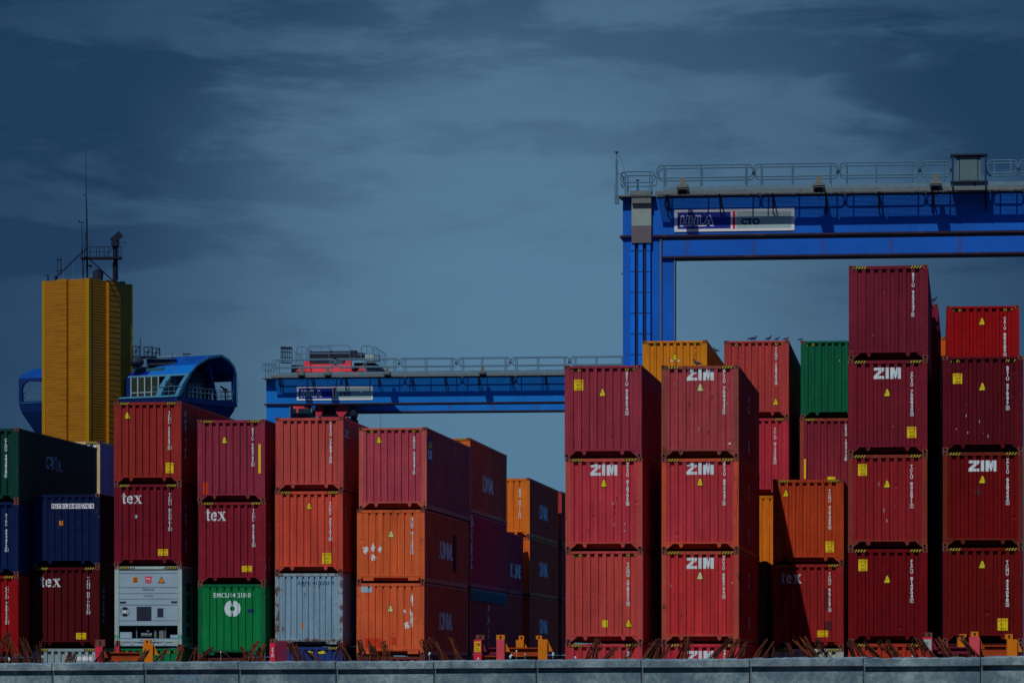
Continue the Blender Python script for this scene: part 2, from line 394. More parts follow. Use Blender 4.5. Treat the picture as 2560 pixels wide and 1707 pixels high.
ZIM = polys2d([
    rect(0, 0.30 * 0 + 0.0, 1.0, 0.27), rect(0.03, 0.75, 1.0, 1.0), [(0.0, 0.27), (0.42, 0.27), (1.0, 0.75), (0.56, 0.75)],
    rect(1.14, 0, 1.46, 1.0),
    rect(1.60, 0, 1.90, 1.0), rect(2.30, 0, 2.62, 1.0), [(1.90, 1.0), (1.90, 0.45), (2.08, 0.0), (2.14, 0.0), (2.30, 0.45), (2.30, 1.0), (2.20, 1.0), (2.11, 0.62), (2.0, 1.0)]])
def tex_shape():
    p = [rect(0.14, 0.12, 0.36, 1.0), rect(0.0, 0.66, 0.58, 0.78), [(0.0, 0.66), (0.14, 0.66), (0.36, 1.0), (0.30, 1.0)], [(0.14, 0.12), (0.24, 0.0), (0.44, 0.0), (0.60, 0.10), (0.56, 0.16), (0.36, 0.14)]]
    for q in ring(1.12, 0.38, 0.20, 0.40, 18, 12, 325): p.append(q)
    p.append(rect(0.86, 0.36, 1.50, 0.47))
    p += [[(1.74, 0.70), (2.06, 0.70), (2.66, 0.06), (2.34, 0.06)], [(1.74, 0.06), (1.88, 0.06), (2.14, 0.34), (2.08, 0.42)], [(2.36, 0.70), (2.52, 0.70), (2.28, 0.42), (2.20, 0.48)],
          rect(1.66, 0.70, 2.14, 0.78), rect(2.28, 0.70, 2.66, 0.78), rect(1.64, 0.0, 1.98, 0.06), rect(2.24, 0.0, 2.74, 0.06)]
    return polys2d(p)
TEX = tex_shape()
TRI_IN = [(-0.40, 0.0), (0.40, 0.0), (0.46, 0.10), (0.09, 0.96), (-0.09, 0.96), (-0.46, 0.10)]
TRI_OUT = [(-0.50, -0.07), (0.50, -0.07), (0.57, 0.06), (0.12, 1.05), (-0.12, 1.05), (-0.57, 0.06)]

# ---- corrugated profiles: list of (position, depth)
def corr(a, b, outer, slope, inner, depth, start_outer=True):
    pitch = outer + inner + 2 * slope; n = max(1, int((b - a - outer) / pitch)); m = (b - a - n * pitch - outer) / 2
    pts = [(a, 0.0), (a + m + outer, 0.0)]; x = a + m + outer
    for k in range(n):
        pts += [(x + slope, depth), (x + slope + inner, depth), (x + 2 * slope + inner, 0.0)]
        x += 2 * slope + inner
        if k < n - 1: pts.append((x + outer, 0.0)); x += outer
    pts.append((b, 0.0)); return pts
def depth_at(pr, x):
    if x <= pr[0][0]: return pr[0][1]
    for (a, da), (b, db) in zip(pr, pr[1:]):
        if x <= b: return da if b == a else da + (db - da) * (x - a) / (b - a)
    return pr[-1][1]
PROF = {'A': corr(-1.062, 1.062, 0.104, 0.020, 0.106, 0.072), 'B': corr(-1.062, 1.062, 0.190, 0.014, 0.040, 0.060),
        'G': corr(-1.062, 1.062, 0.140, 0.014, 0.040, 0.060), 'N': corr(-1.062, 1.062, 0.120, 0.02, 0.09, 0.052)}
FY = 0.018                                       # the front panel sits just behind the post faces
def drape(sh, pr, side=False, off=0.005, L=0.0):
    """lay a flat shape on the corrugated sheet, following every fold"""
    v, f = sh; bm = bmesh.new(); vs = [bm.verts.new((a, 0, b)) for a, b in v]
    for q in f:
        try: bm.faces.new([vs[i] for i in q])
        except ValueError: pass
    lo = min(p[0] for p in v); hi = max(p[0] for p in v)
    for a, d in pr:
        if lo < a < hi:
            bmesh.ops.bisect_plane(bm, geom=bm.verts[:] + bm.edges[:] + bm.faces[:], dist=1e-6, plane_co=(a, 0, 0), plane_no=(1, 0, 0))
    for w in bm.verts:
        d = depth_at(pr, w.co.x)
        if side: w.co = Vector((1.205 - d + off, w.co.x, w.co.z))
        else: w.co.y = FY + d - off
    return bm
def decal_obj(name, layers, mats, pr, parent, side=False, label=None):
    """layers: list of (shape, material index); later layers lie on earlier ones"""
    me = bpy.data.meshes.new(name); tot = bmesh.new()
    for k, (sh, mi) in enumerate(layers):
        b = drape(sh, pr, side, 0.005 + 0.003 * k)
        t = bpy.data.meshes.new('tmp'); b.to_mesh(t); b.free()
        n0 = len(tot.faces); tot.from_mesh(t); tot.faces.ensure_lookup_table()
        for fc in tot.faces[n0:]: fc.material_index = mi
        bpy.data.meshes.remove(t)
    tot.to_mesh(me); tot.free()
    for m in mats: me.materials.append(m)
    return put(name, me, parent, label=label)

# ------------------------------------------------------------------ ground
g = MB(); g.poly([(-6000, -200, 0), (6000, -200, 0), (6000, 9000, 0), (-6000, 9000, 0)])
tag(g.build('ground', M['asphalt']), 'grey asphalt ground of the container yard', 'ground', kind='structure')

# ------------------------------------------------------------------ shipping containers
_cache = {}
def cmesh(key, fn, mats):
    if key not in _cache: _cache[key] = fn().mesh(key[0], mats)
    return _cache[key]
def casting_mb():
    b = MB(); w, d, h = 0.165, 0.18, 0.118
    # cube with a recessed slot in its front and its right and left sides
    def face(o, ax, up, n, sw, sh_):
        o, ax, up, n = map(Vector, (o, ax, up, n)); W_, H_ = ax.length, up.length; ax = ax.normalized(); up = up.normalized()
        cx, cz = W_ / 2, H_ / 2; a = [(0, 0), (W_, 0), (W_, H_), (0, H_)]
        q = [(cx - sw / 2, cz - sh_ / 3), (cx, cz - sh_ / 2), (cx + sw / 2, cz - sh_ / 3), (cx + sw / 2, cz + sh_ / 3), (cx, cz + sh_ / 2), (cx - sw / 2, cz + sh_ / 3)]
        P3 = lambda p, k=0.0: o + ax * p[0] + up * p[1] - n * k
        for pl in ([a[0], a[1], q[2], q[1], q[0]], [a[1], a[2], q[3], q[2]], [a[2], a[3], q[5], q[4], q[3]], [a[3], a[0], q[0], q[5]]): b.poly([P3(p) for p in pl])
        for k in range(6): b.poly([P3(q[k]), P3(q[(k + 1) % 6]), P3(q[(k + 1) % 6], 0.05), P3(q[k], 0.05)], 1)
        b.poly([P3(p, 0.05) for p in q], 1)
    face((-w / 2, 0, 0), (w, 0, 0), (0, 0, h), (0, -1, 0), 0.066, 0.082)
    face((w / 2, 0, 0), (0, d, 0), (0, 0, h), (1, 0, 0), 0.07, 0.066)
    face((-w / 2, d, 0), (0, -d, 0), (0, 0, h), (-1, 0, 0), 0.07, 0.066)
    b.poly([(-w / 2, d, 0), (w / 2, d, 0), (w / 2, d, h), (-w / 2, d, h)])
    b.poly([(-w / 2, 0, 0), (w / 2, 0, 0), (w / 2, d, 0), (-w / 2, d, 0)]); b.poly([(-w / 2, 0, h), (w / 2, 0, h), (w / 2, d, h), (-w / 2, d, h)])
    return b
def frame_mb(L, H, head, goose):
    b = MB(); h = 0.1; W1 = 1.219
    for s in (-1, 1):
        x0, x1 = sorted((s * 1.062, s * 1.214))
        b.box(x0, 0.004, 0.118, x1, 0.10, H - 0.118); b.box(min(s * 1.10, s * 1.214), 0.10, 0.118, max(s * 1.10, s * 1.214), 0.16, H - 0.118)
        b.box(x0, L - 0.12, 0.118, x1, L - 0.004, H - 0.118)
        xs = sorted((s * 1.155, s * 1.212)); b.box(xs[0], 0.18, H - 0.075, xs[1], L - 0.18, H - 0.008); b.box(xs[0], 0.18, 0.02, xs[1], L - 0.18, 0.165)
    b.box(-1.136, 0.006, H - 0.02 - head, 1.136, 0.075, H - 0.022)          # header
    b.box(-1.062, -0.004 + 0.006, 0.205, 1.062, 0.07, 0.25)                 # sill lip
    b.box(-1.136, L - 0.075, H - 0.14, 1.136, L - 0.006, H - 0.022); b.box(-1.136, L - 0.08, 0.02, 1.136, L - 0.006, 0.2)
    if goose:
        for s in (-1, 1):
            b.prism([(s * 1.136, 0.012, 0.205), (s * 1.062, 0.012, 0.04), (s * 1.062, 0.012, 0.04), (s * 0.845, 0.012, 0.205)][0:2] + [(s * 1.04, 0.012, 0.04), (s * 0.845, 0.012, 0.205)], (0, 0.06, 0))
            c = s * 0.60; b.prism([(c - 0.085, 0.012, 0.205), (c - 0.03, 0.012, 0.09), (c + 0.03, 0.012, 0.085), (c + 0.085, 0.012, 0.205)], (0, 0.05, 0))
            b.box(s * 0.60 - 0.05, 0.09, 0.06, s * 0.60 + 0.05, 3.2, 0.20)
    else:
        b.box(-1.062, 0.012, 0.165, 1.062, 0.07, 0.205)
        for s in (-1, 1): b.box(min(s * 0.62, s * 1.0), 0.014, 0.06, max(s * 0.62, s * 1.0), 0.07, 0.165)
    b.box(-1.15, 0.08, 0.205, 1.15, L - 0.08, 0.23)                         # floor
    y = 0.5
    while y < L - 0.3: b.box(-1.15, y, 0.06, 1.15, y + 0.05, 0.205); y += 0.6
    return b
def front_mb(H, p, head):
    b = MB(); pr = PROF[p]; z0, z1 = 0.25, H - 0.02 - head
    b.poly([(1.062, FY + 0.04, z0), (1.062, FY, z0), (1.062, FY, z1), (1.062, FY + 0.04, z1)])
    for (a, d), (c, e) in zip(pr, pr[1:]):
        if c - a > 1e-6: b.poly([(a, FY + d, z0), (c, FY + e, z0), (c, FY + e, z1), (a, FY + d, z1)])
    return b
def sprof(L): return corr(0.18, L - 0.18, 0.072, 0.062, 0.072, 0.036)
def sides_mb(L, H, s):
    b = MB(); pr = sprof(L)
    for (a, d), (c, e) in zip(pr, pr[1:]):
        if c - a > 1e-6: b.poly([(s * (1.205 - d), a, 0.165), (s * (1.205 - e), c, 0.165), (s * (1.205 - e), c, H - 0.075), (s * (1.205 - d), a, H - 0.075)])
    return b
def roof_mb(L, H):
    b = MB(); pr = corr(0.075, L - 0.075, 0.072, 0.062, 0.072, 0.02)
    for (a, d), (c, e) in zip(pr, pr[1:]):
        if c - a > 1e-6: b.poly([(-1.155, a, H - 0.03 - d), (1.155, a, H - 0.03 - d), (1.155, c, H - 0.03 - e), (-1.155, c, H - 0.03 - e)])
    return b
def doors_mb(L, H):
    b = MB()
    for s in (-1, 1):
        x0, x1 = sorted((s * 0.01, s * 1.06)); b.box(x0, L - 0.06, 0.2, x1, L - 0.02, H - 0.14)
        for q in (0.3, 0.75): b.bar((s * q, L - 0.005, 0.15), (s * q, L - 0.005, H - 0.12), 0.018)
    return b
def hazard(p, x0, z0, x1, z1):
    n = 4; w = (x1 - x0); st = w / (n + 0.35); sl_ = (z1 - z0) * 0.75
    return [(polys2d([rect(x0, z0, x1, z1)]), 0), (polys2d([[(x0 + st * k + 0.02, z0), (x0 + st * (k + 0.5) + 0.01, z0), (x0 + st * (k + 0.5) + sl_ + 0.01, z1), (x0 + st * k + sl_ + 0.02, z1)] for k in range(n)]), 1)]
FLAT = [(-1.3, -0.014), (1.3, -0.014)]
HC, ST = 2.896, 2.591
LONG, SHORT = 12.19, 6.06
def container(O, rz, H, rgb, label, L=LONG, prof='A', hz='h', goose=True, sound=0.95, items=(), side=(), k=1.0, post=None, side_shade_rgb=None, group='shipping containers stacked in the yard', front=True):
    t = empty('shipping_container', O, rz); tag(t, label, 'shipping container', group)
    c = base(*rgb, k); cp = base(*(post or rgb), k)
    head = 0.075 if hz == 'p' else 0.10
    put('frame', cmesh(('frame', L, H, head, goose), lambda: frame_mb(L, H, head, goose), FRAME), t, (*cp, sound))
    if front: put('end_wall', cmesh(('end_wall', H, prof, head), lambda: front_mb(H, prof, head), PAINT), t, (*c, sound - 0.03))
    for s in (1, -1): put('side_wall', cmesh(('side_wall', L, H, s), lambda: sides_mb(L, H, s), PAINT), t, (*(base(*side_shade_rgb) if side_shade_rgb else c), min(1.0, sound + 0.03)))  # a separate side colour puts the shade on the long walls into the paint
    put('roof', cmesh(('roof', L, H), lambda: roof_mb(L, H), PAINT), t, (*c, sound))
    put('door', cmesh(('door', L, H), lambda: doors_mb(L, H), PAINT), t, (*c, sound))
    cm = cmesh(('corner_casting',), casting_mb, [M['casting'], M['dark']])
    for x in (-1.1385, 1.1385):
        for z in (0.0, H - 0.118):
            put('corner_casting', cm, t, loc=(x, -0.003, z)); o = put('corner_casting', cm, t, loc=(x, L + 0.003, z)); o.rotation_euler = (0, 0, math.pi)
    pr = PROF[prof]
    if hz == 'h':
        for a, b_ in ((-1.04, -0.66), (0.66, 1.04)): decal_obj('hazard_strip', hazard(prof, a, H - 0.108, b_, H - 0.034), [M['black_mark'], M['hazard_yellow']], FLAT, t)
    elif hz == 'p':
        for a, b_ in ((-1.0, -0.64), (0.64, 1.0)): decal_obj('hazard_strip', hazard(prof, a, H - 0.185, b_, H - 0.115), [M['black_mark'], M['hazard_yellow']], pr, t)
    def up(px, py): q = unproj(px, py, O, rz, FY); return q.x, q.z
    for it in items:
        kd = it[0]
        if kd == 'ser':
            _, s, px, y0, y1 = it[:5]; x, z1 = up(px, y0); _, z0 = up(px, y1); z0 = max(z0, 0.3)
            body, chk = s[:-2], s[-1]
            code, num = body.split(' '); n_ = len(code) + len(num) + 0.9; zt_ = z0 + 0.125; st_ = (z1 - zt_) / n_
            sh = fit(text2d('\n'.join(num), 0.1, 0.0032, line=0.80), x - 0.045, zt_, x + 0.045, zt_ + st_ * len(num))
            decal_obj('owner_code', [(fit(text2d('\n'.join(code), 0.1, 0.0032, line=0.80), x - 0.045, z1 - st_ * len(code), x + 0.045, z1), 0)], [M['white_mark']], pr, t)
            bx = [rect(x - 0.055, z0 - 0.02, x + 0.055, z0 - 0.006), rect(x - 0.055, z0 + 0.095, x + 0.055, z0 + 0.109), rect(x - 0.055, z0 - 0.006, x - 0.042, z0 + 0.095), rect(x + 0.042, z0 - 0.006, x + 0.055, z0 + 0.095)]
            decal_obj('serial_number', [(sh, 0)], [M['white_mark']], pr, t)
            decal_obj('check_digit', [(join2d(fit(text2d(chk, 0.1, 0.003), x - 0.03, z0, x + 0.03, z0 + 0.085), polys2d(bx)), 0)], [M['white_mark']], pr, t)
        elif kd == 'tri':
            x, z = up(it[1], it[2]); s = 0.20
            ins = [(x + a * s, z - 0.11 + b_ * s * 1.12) for a, b_ in TRI_IN]; out = [(x + a * s, z - 0.11 + b_ * s * 1.12) for a, b_ in TRI_OUT]
            decal_obj('warning_triangle', [(polys2d([out]), 0), (polys2d([ins]), 1), (polys2d([[(x - 0.01, z - 0.03), (x + 0.015, z - 0.03), (x + 0.005, z + 0.03), (x - 0.02, z + 0.02)]]), 2)], [M['black_mark'], M[it[3]] if len(it) > 3 else M['yellow'], M['orange_mark']], pr, t)
        elif kd == 'cau':
            _, px, py, w, h = it; x, z = up(px, py); q = up(px + w / 2, py - h / 2); hw, hh = q[0] - x, q[1] - z
            lines = ['CAUTION', "9'6\"", 'HIGH'] if h > w else ['CAUTION', "9'6\" HIGH"]
            lay = [(polys2d([rect(x - hw, z - hh, x + hw, z + hh)]), 0)]; n = len(lines); tx = None
            for k_, s in enumerate(lines):
                zt = z + hh - (k_ + 0.18) * 2 * hh / n; zb = z + hh - (k_ + 0.86) * 2 * hh / n; ww = hw * (0.86 if (k_ == 0 or n == 2) else 0.5)
                q2 = fit(text2d(s, 0.1, 0.002), x - ww, zb, x + ww, zt); tx = q2 if tx is None else join2d(tx, q2)
            decal_obj('caution_sticker', lay + [(tx, 1)], [M['yellow'], M['red_mark']], pr, t)
        elif kd in ('zim', 'tex'):
            _, x0, y0, x1, y1 = it; a = up(x0, y1); b_ = up(x1, y0); decal_obj('lettering', [(fit(ZIM if kd == 'zim' else TEX, a[0], a[1], b_[0], b_[1]), 0)], [M['white_mark']], pr, t)
        elif kd == 'txt':
            _, s, x0, y0, x1, y1, mt, bold = it; a = up(x0, y1); b_ = up(x1, y0)
            decal_obj('lettering', [(fit(text2d(s, 0.2, bold), a[0], a[1], b_[0], b_[1]), 0)], [M[mt]], pr, t)
        elif kd == 'patch':
            _, x0, y0, x1, y1, mt = it[:6]; a = up(x0, y1); b_ = up(x1, y0); decal_obj(it[6] if len(it) > 6 else 'sticker', [(polys2d([rect(a[0], a[1], b_[0], b_[1])]), 0)], [M[mt]], pr, t)
        elif kd == 'blot':
            _, cx_, cy_, w, h, mt, seed = it; rnd = random.Random(seed); c0 = up(cx_, cy_); c1 = up(cx_ + w / 2, cy_ - h / 2); rw, rh = c1[0] - c0[0], c1[1] - c0[1]
            pts = [(c0[0] + rw * math.cos(2 * math.pi * q / 22) * rnd.uniform(0.35, 1.2), c0[1] + rh * math.sin(2 * math.pi * q / 22) * rnd.uniform(0.35, 1.2)) for q in range(22)]
            decal_obj('paint_patch', [(polys2d([[c0, pts[q], pts[(q + 1) % 22]] for q in range(22)]), 0)], [M[mt]], pr, t)
        elif kd == 'logo_disc':
            _, cx_, cy_, r_ = it; c0 = up(cx_, cy_); rr_ = up(cx_ + r_, cy_)[0] - c0[0]
            ps = [q for q in ring(c0[0], c0[1], rr_ * 0.30, rr_, 11, 100, 262)] + [q for q in ring(c0[0], c0[1], rr_ * 0.30, rr_, 11, -82, 80)]
            decal_obj('emblem', [(polys2d(ps), 0)], [M['white_mark']], pr, t)
    if side:
        sp = sprof(L)
        for sd in side:
            if sd[0] == 'txt':
                _, s, y0, z0, y1, z1, mt, bold = sd; decal_obj('side_lettering', [(fit(text2d(s, 0.3, bold, shear=0.0), y0, z0, y1, z1), 0)], [M[mt]], sp, t, True)
            elif sd[0] == 'stack':
                _, s, y, z0, z1, w, mt = sd; decal_obj('side_lettering', [(fit(text2d('\n'.join(s), 0.3, 0.004, line=0.9), y - w / 2, z0, y + w / 2, z1), 0)], [M[mt]], sp, t, True)
            elif sd[0] == 'up':
                _, s, y0, z0, y1, z1, mt = sd; v, f = text2d(s, 0.3, 0.006, shear=0.3); v = [(p[1], -p[0]) for p in v]
                decal_obj('side_lettering', [(fit((v, f), y0, z0, y1, z1), 0)], [M[mt]], sp, t, True)
            elif sd[0] == 'patch':
                _, y0, z0, y1, z1, mt = sd; decal_obj('side_patch', [(polys2d([rect(y0, z0, y1, z1)]), 0)], [M[mt]], sp, t, True)
            elif sd[0] == 'sunlogo':
                _, y0, z0, y1, z1 = sd; zm = z0 + (z1 - z0) * 0.5
                fan = [[(y1, zm + 0.05), (y1 - (y1 - y0) * 0.8 * math.cos(R(a)), zm + 0.05 + 0.34 * math.sin(R(a))), (y1 - (y1 - y0) * 0.8 * math.cos(R(a + 12)), zm + 0.05 + 0.34 * math.sin(R(a + 12)))] for a in range(0, 80, 16)]
                decal_obj('emblem', [(polys2d([rect(y0, z0, y1, z1)]), 0), (polys2d(fan), 1), (fit(text2d('ECN', 0.2, 0.01), y0 + 0.15, z0 + 0.05, y1 - 0.1, zm - 0.02), 2)], [M['sign_blue'], M['yellow'], M['white_mark']], sp, t, True)
    return t

def dings(px0, y0, px1, y1, n, seed, mats=('dark_patch', 'grey_mark')):
    r = random.Random(seed)
    return [('blot', r.uniform(px0, px1), r.uniform(y0, y1), r.uniform(1.5, 4), r.uniform(2, 14), mats[r.random() < 0.25], seed * 50 + k) for k in range(n)]
def origin(px_left, ppm, rz):
    """front bottom centre of a stack whose front face starts at px_left, drawn ppm pixels to the metre"""
    Y = F / ppm; x = (px_left - CX) / F * Y; xd, yd = frame_dirs(rz)
    return Vector((x, Y, 0)) + xd * 1.219
def stack(px_left, ppm, specs, drz=0.0, L=LONG, z0=0.0):
    """specs bottom to top; each dict(H=, rgb=, label=, ...); returns things"""
    z = z0; out = []
    for s in specs:
        s = dict(s); rz = -ANG + R(drz + s.pop('rz', 0.0)); dxp = s.pop('dx', 0.0); H = s.pop('H')
        O = origin(px_left + dxp, ppm, rz); O.z = z; s.setdefault('L', L); lab = s.pop('label'); rgb = s.pop('rgb')
        if not s.pop('skip', False): out.append(container(O, rz, H, rgb, lab, **s))
        z += H + 0.012
    return out
SER_LIFTED = M['shade_lifted_mark']
GB = (0, 60, 50)
exec_specs = True
# leftmost stack, cut off by the frame edge
stack(49 - 171, 70.5, [
    dict(H=ST, rgb=(60, 30, 30), label='brown container mostly hidden by the wall, bottom of the cut-off stack at the left edge', hz=None),
    dict(H=HC, rgb=(122, 4, 8), label='bright scarlet container cut off by the left edge of the picture', sound=1.0, items=[('ser', 'CCLU 768325 5', 17, 1466, 1558)]),
    dict(H=ST, rgb=(0, 22, 66), label='navy blue container at the left edge, between a scarlet and a dark green one', hz=None, items=[('ser', 'XINU 404472 6', 16, 1283, 1377)]),
    dict(H=ST, rgb=(0, 50, 42), label='dark green container with a faint word on its long side, topmost at the left edge', hz=None, sound=0.9,
         side=[('txt', 'CAPITAL', 4.2, 1.35, 6.6, 1.85, 'grey_mark', 0.0)], items=[('ser', 'CLHU 484828 0', 15, 1096, 1192)])], z0=-0.13)
stack(252.7 - 171, 69.8, [
    dict(H=HC, rgb=(110, 130, 140), label='white container mostly hidden by the wall, bottom of the second stack from the left', items=[('patch', 190, 1650, 230, 1640, 'sign_white')]),
    dict(H=HC, rgb=(66, 0, 10), label='dark red container with three white letters, under the navy one with a white number strip', sound=1.0, items=[('tex', 100, 1440, 152, 1467), ('ser', 'TCNU 881705 0', 220.5, 1441, 1533), ('cau', 202, 1589, 26, 16)],
         side=[('stack', 'CAPITAL', 0.8, 0.9, 2.3, 0.16, 'grey_mark')]),
    dict(H=ST, rgb=(0, 20, 62), prof='N', hz=None, goose=True, label='navy container with a black-on-white number strip across its end', sound=0.92, dx=0.6,
         items=[('patch', 129, 1258, 235, 1271, 'sign_white', 'number_plate'), ('patch', 148, 1301, 156.5, 1313, 'orange_mark')])], z0=-0.10)
# number on the navy container lies over its plate
stack(285.0, 70.45, [
    dict(H=HC, rgb=(0, 95, 60), label='green container mostly hidden by the wall, below the refrigerated container', hz='p'),
    dict(H=HC, rgb=(120, 140, 150), label='placeholder', skip=True),
    dict(H=HC, rgb=(96, 14, 30), label='dark red container with three white letters, on top of the white refrigerated one', items=[('tex', 304, 1232, 355, 1259), ('ser', 'TCNU 820961 5', 424.5, 1232, 1325), ('cau', 407, 1380, 26, 16), ('blot', 340, 1290, 6, 10, 'white_mark', 3)],
         side=[('stack', 'CAPITAL', 0.85, 0.5, 2.2, 0.16, 'grey_mark')]),
    dict(H=HC, rgb=(118, 34, 30), dx=-0.5, label='orange-red container with a yellow triangle, top of the stack before the blue cabin', items=[('tri', 318, 1038), ('ser', 'TCNU 560307 0', 423.5, 1028, 1122), ('cau', 423, 1169, 19, 26)],
         side=[('stack', 'CAPITAL', 0.85, 0.9, 2.6, 0.18, 'shade_lifted_mark')])], z0=-0.10)
stack(494.5, 70.4, [
    dict(H=ST, rgb=(70, 30, 34), label='dull red container mostly hidden by the wall, below the bright green one', hz=None),
    dict(H=ST, rgb=(0, 100, 54), prof='B', hz=None, goose=False, sound=0.82, post=(0, 82, 52), label='bright green container with a white round emblem on its end', items=[
        ('txt', 'EMCU14 218 0', 534, 1481, 627, 1493, 'white_mark', 0.004), ('logo_disc', 581, 1520.5, 20.5), ('patch', 620, 1522, 635, 1530, 'navy_mark')]),
    dict(H=HC, rgb=(108, 22, 38), dx=0.6, label='dark red container with three white letters, directly on the bright green one', sound=0.9, items=[('tex', 514, 1272, 565, 1302), ('ser', 'TCNU 870693 0', 634, 1272, 1365), ('cau', 617, 1421, 26, 15), ('patch', 656, 1413, 664.5, 1426, 'grey_mark')],
         side=[('stack', 'CAPITAL', 0.85, 0.5, 2.2, 0.16, 'grey_mark')]),
    dict(H=HC, rgb=(112, 35, 55), dx=-1.2, label='wine red container with a tall thin yellow strip by its right edge', sound=0.93, items=[('tri', 561, 1099.5), ('ser', 'BSIU 984743 2', 632, 1069, 1164), ('patch', 646, 1110, 654, 1183, 'yellow'), ('patch', 507, 1205, 520, 1238, 'red_mark', 'repaint_patch')])], z0=-0.12)
stack(687.3, 70.4, [
    dict(H=HC, rgb=(30, 48, 105), label='blue container with a yellow plate, mostly hidden by the wall, below the pale grey one', prof='N', hz='h', items=[('patch', 795, 1626, 813, 1633, 'yellow'), ('patch', 771, 1626, 781, 1631, 'yellow')]),
    dict(H=ST, rgb=(102, 132, 156), prof='G', hz=None, goose=False, sound=0.50, label='pale grey container with rust spots', post=(112, 132, 146), items=[('txt', 'ARMI 410003 9', 743, 1452, 835, 1462, 'navy_mark', 0.0), ('blot', 758, 1562, 6, 18, 'orange_mark', 5)]),
    dict(H=HC, rgb=(158, 60, 46), label='orange-red container resting on the pale grey one', items=[('tri', 773, 1264), ('ser', 'TCNU 403101 8', 826, 1254, 1350), ('cau', 817, 1395, 23, 27), ('patch', 832, 1374, 836, 1377, 'green_mark')],
         side=[('stack', 'CAPITAL', 0.85, 0.7, 2.4, 0.14, 'grey_mark')]),
    dict(H=ST, rgb=(146, 60, 58), dx=1.5, hz=None, goose=True, sound=0.8, label='faded pink-red container, top of the stack on the pale grey one', items=[('ser', 'ZCSU 778816 8', 827, 1056, 1156)],
         side=[('txt', 'ZCSU', 0.5, 1.9, 1.5, 2.2, 'shade_lifted_mark', 0.0)])], z0=-0.04)
ADM = [('txt', 'ADMIRAL', 4.0, 0.95, 7.6, 1.60, 'shade_lifted_mark', 0.012)]
stack(892.0, 70.3, [
    dict(H=ST, rgb=(90, 40, 40), label='brown-red container mostly hidden by the wall, bottom of the stack with two orange ends', hz=None),
    dict(H=ST, rgb=(180, 76, 44), prof='B', side_shade_rgb=(168, 56, 36), hz=None, goose=False, sound=0.75, dx=-1.0, label='lower of the two orange containers under the wine red one by the open gap', items=[('tri', 976, 1520, 'pale_yellow'),
         ('blot', 1030, 1500, 7, 48, 'peel_mark', 1), ('blot', 1028, 1545, 9, 50, 'peel_mark', 2), ('blot', 1016, 1562, 17, 22, 'peel_mark', 8), ('blot', 1012, 1527, 8, 10, 'peel_mark', 4), ('patch', 912, 1594, 952, 1622, 'red_mark', 'repaint_patch'), ('patch', 978, 1592, 990, 1610, 'red_mark', 'repaint_patch'), ('patch', 894, 1465, 930, 1480, 'grey_mark', 'repaint_patch')], side=ADM),
    dict(H=ST, rgb=(190, 78, 42), prof='B', side_shade_rgb=(172, 60, 36), hz=None, goose=False, sound=0.78, label='upper of the two orange containers under the wine red one by the open gap', items=[('tri', 977.5, 1334, 'pale_yellow'),
         ('ser', 'ADMU 811302 6', 1030, 1290, 1383), ('blot', 1030, 1305, 8, 30, 'peel_mark', 11), ('blot', 915, 1373, 16, 26, 'peel_mark', 21), ('blot', 933, 1368, 10, 22, 'peel_mark', 22), ('blot', 950, 1372, 9, 22, 'peel_mark', 23), ('blot', 933, 1393, 16, 16, 'peel_mark', 24)], side=ADM + [('patch', 7.7, 0.55, 8.8, 1.95, 'dark_patch')]),
    dict(H=HC, rgb=(138, 54, 70), hz='p', side_shade_rgb=(134, 58, 68), dx=5.0, label='wine red container with a blue and yellow emblem on its long side', post=(150, 72, 66), items=[('tri', 947.5, 1099), ('ser', 'BMOU 522241 0', 1035.5, 1090, 1184)],
         side=[('sunlogo', 0.3, 1.75, 1.5, 2.55)], sound=0.9)], z0=-0.08)
# rows behind the open gap
YR2 = 142.6
row2 = stack(1177 - 156.5, F / YR2, [
    dict(H=ST, rgb=(160, 42, 34), label='plum container at wall level behind the orange ends, bottom of its row', hz=None),
    dict(H=ST, rgb=(130, 36, 46), label='dark plum open-top container under a teal tarpaulin edge', hz=None, side=[('stack', 'oA21', 6.0, 0.1, 2.0, 0.9, 'shade_lifted_mark')]),
    dict(H=HC, rgb=(160, 22, 52), label='magenta-plum container with slanted white writing up its long side', hz=None, side=[('up', 'florens', 0.25, 0.65, 1.1, 2.85, 'shade_lifted_mark')]),
    dict(H=HC, side_shade_rgb=(176, 60, 34), rgb=(190, 80, 34), label='orange container with a shade-toned brown side, right behind the wine red one with the emblem', prof='B', side=[('txt', 'ADMIRAL', 4.0, 1.0, 7.6, 1.65, 'shade_lifted_mark', 0.012)])])
b = MB(); y = 0.2
while y < 11.8:
    b.prism([(1.20, y, ST - 0.50), (1.235, y, ST - 0.50), (1.245, y, ST - 0.12), (1.20, y, ST - 0.05)], (0, 0.46, 0)); b.beam((1.25, y, ST - 0.48), (1.25, y + 0.46, ST - 0.15), 0.02, 0.02, (1, 0, 0)); y += 0.47
b.build('tarpaulin', M['tarp'], row2[1])
stack(1269 - 143.5, F / 155.2, [
    dict(H=ST, rgb=(150, 40, 34), label='dark plum short container at wall level in the middle of the open gap', hz=None, L=SHORT),
    dict(H=ST, rgb=(150, 40, 34), label='dark plum short container in the middle of the open gap, second from the ground', hz=None, L=SHORT),
    dict(H=ST, rgb=(156, 22, 50), label='magenta short container with white writing, top of the low stack in the open gap', hz=None, L=SHORT, side=[('txt', 'K LINE', 1.4, 0.7, 5.2, 1.3, 'shade_lifted_mark', 0.01)])])
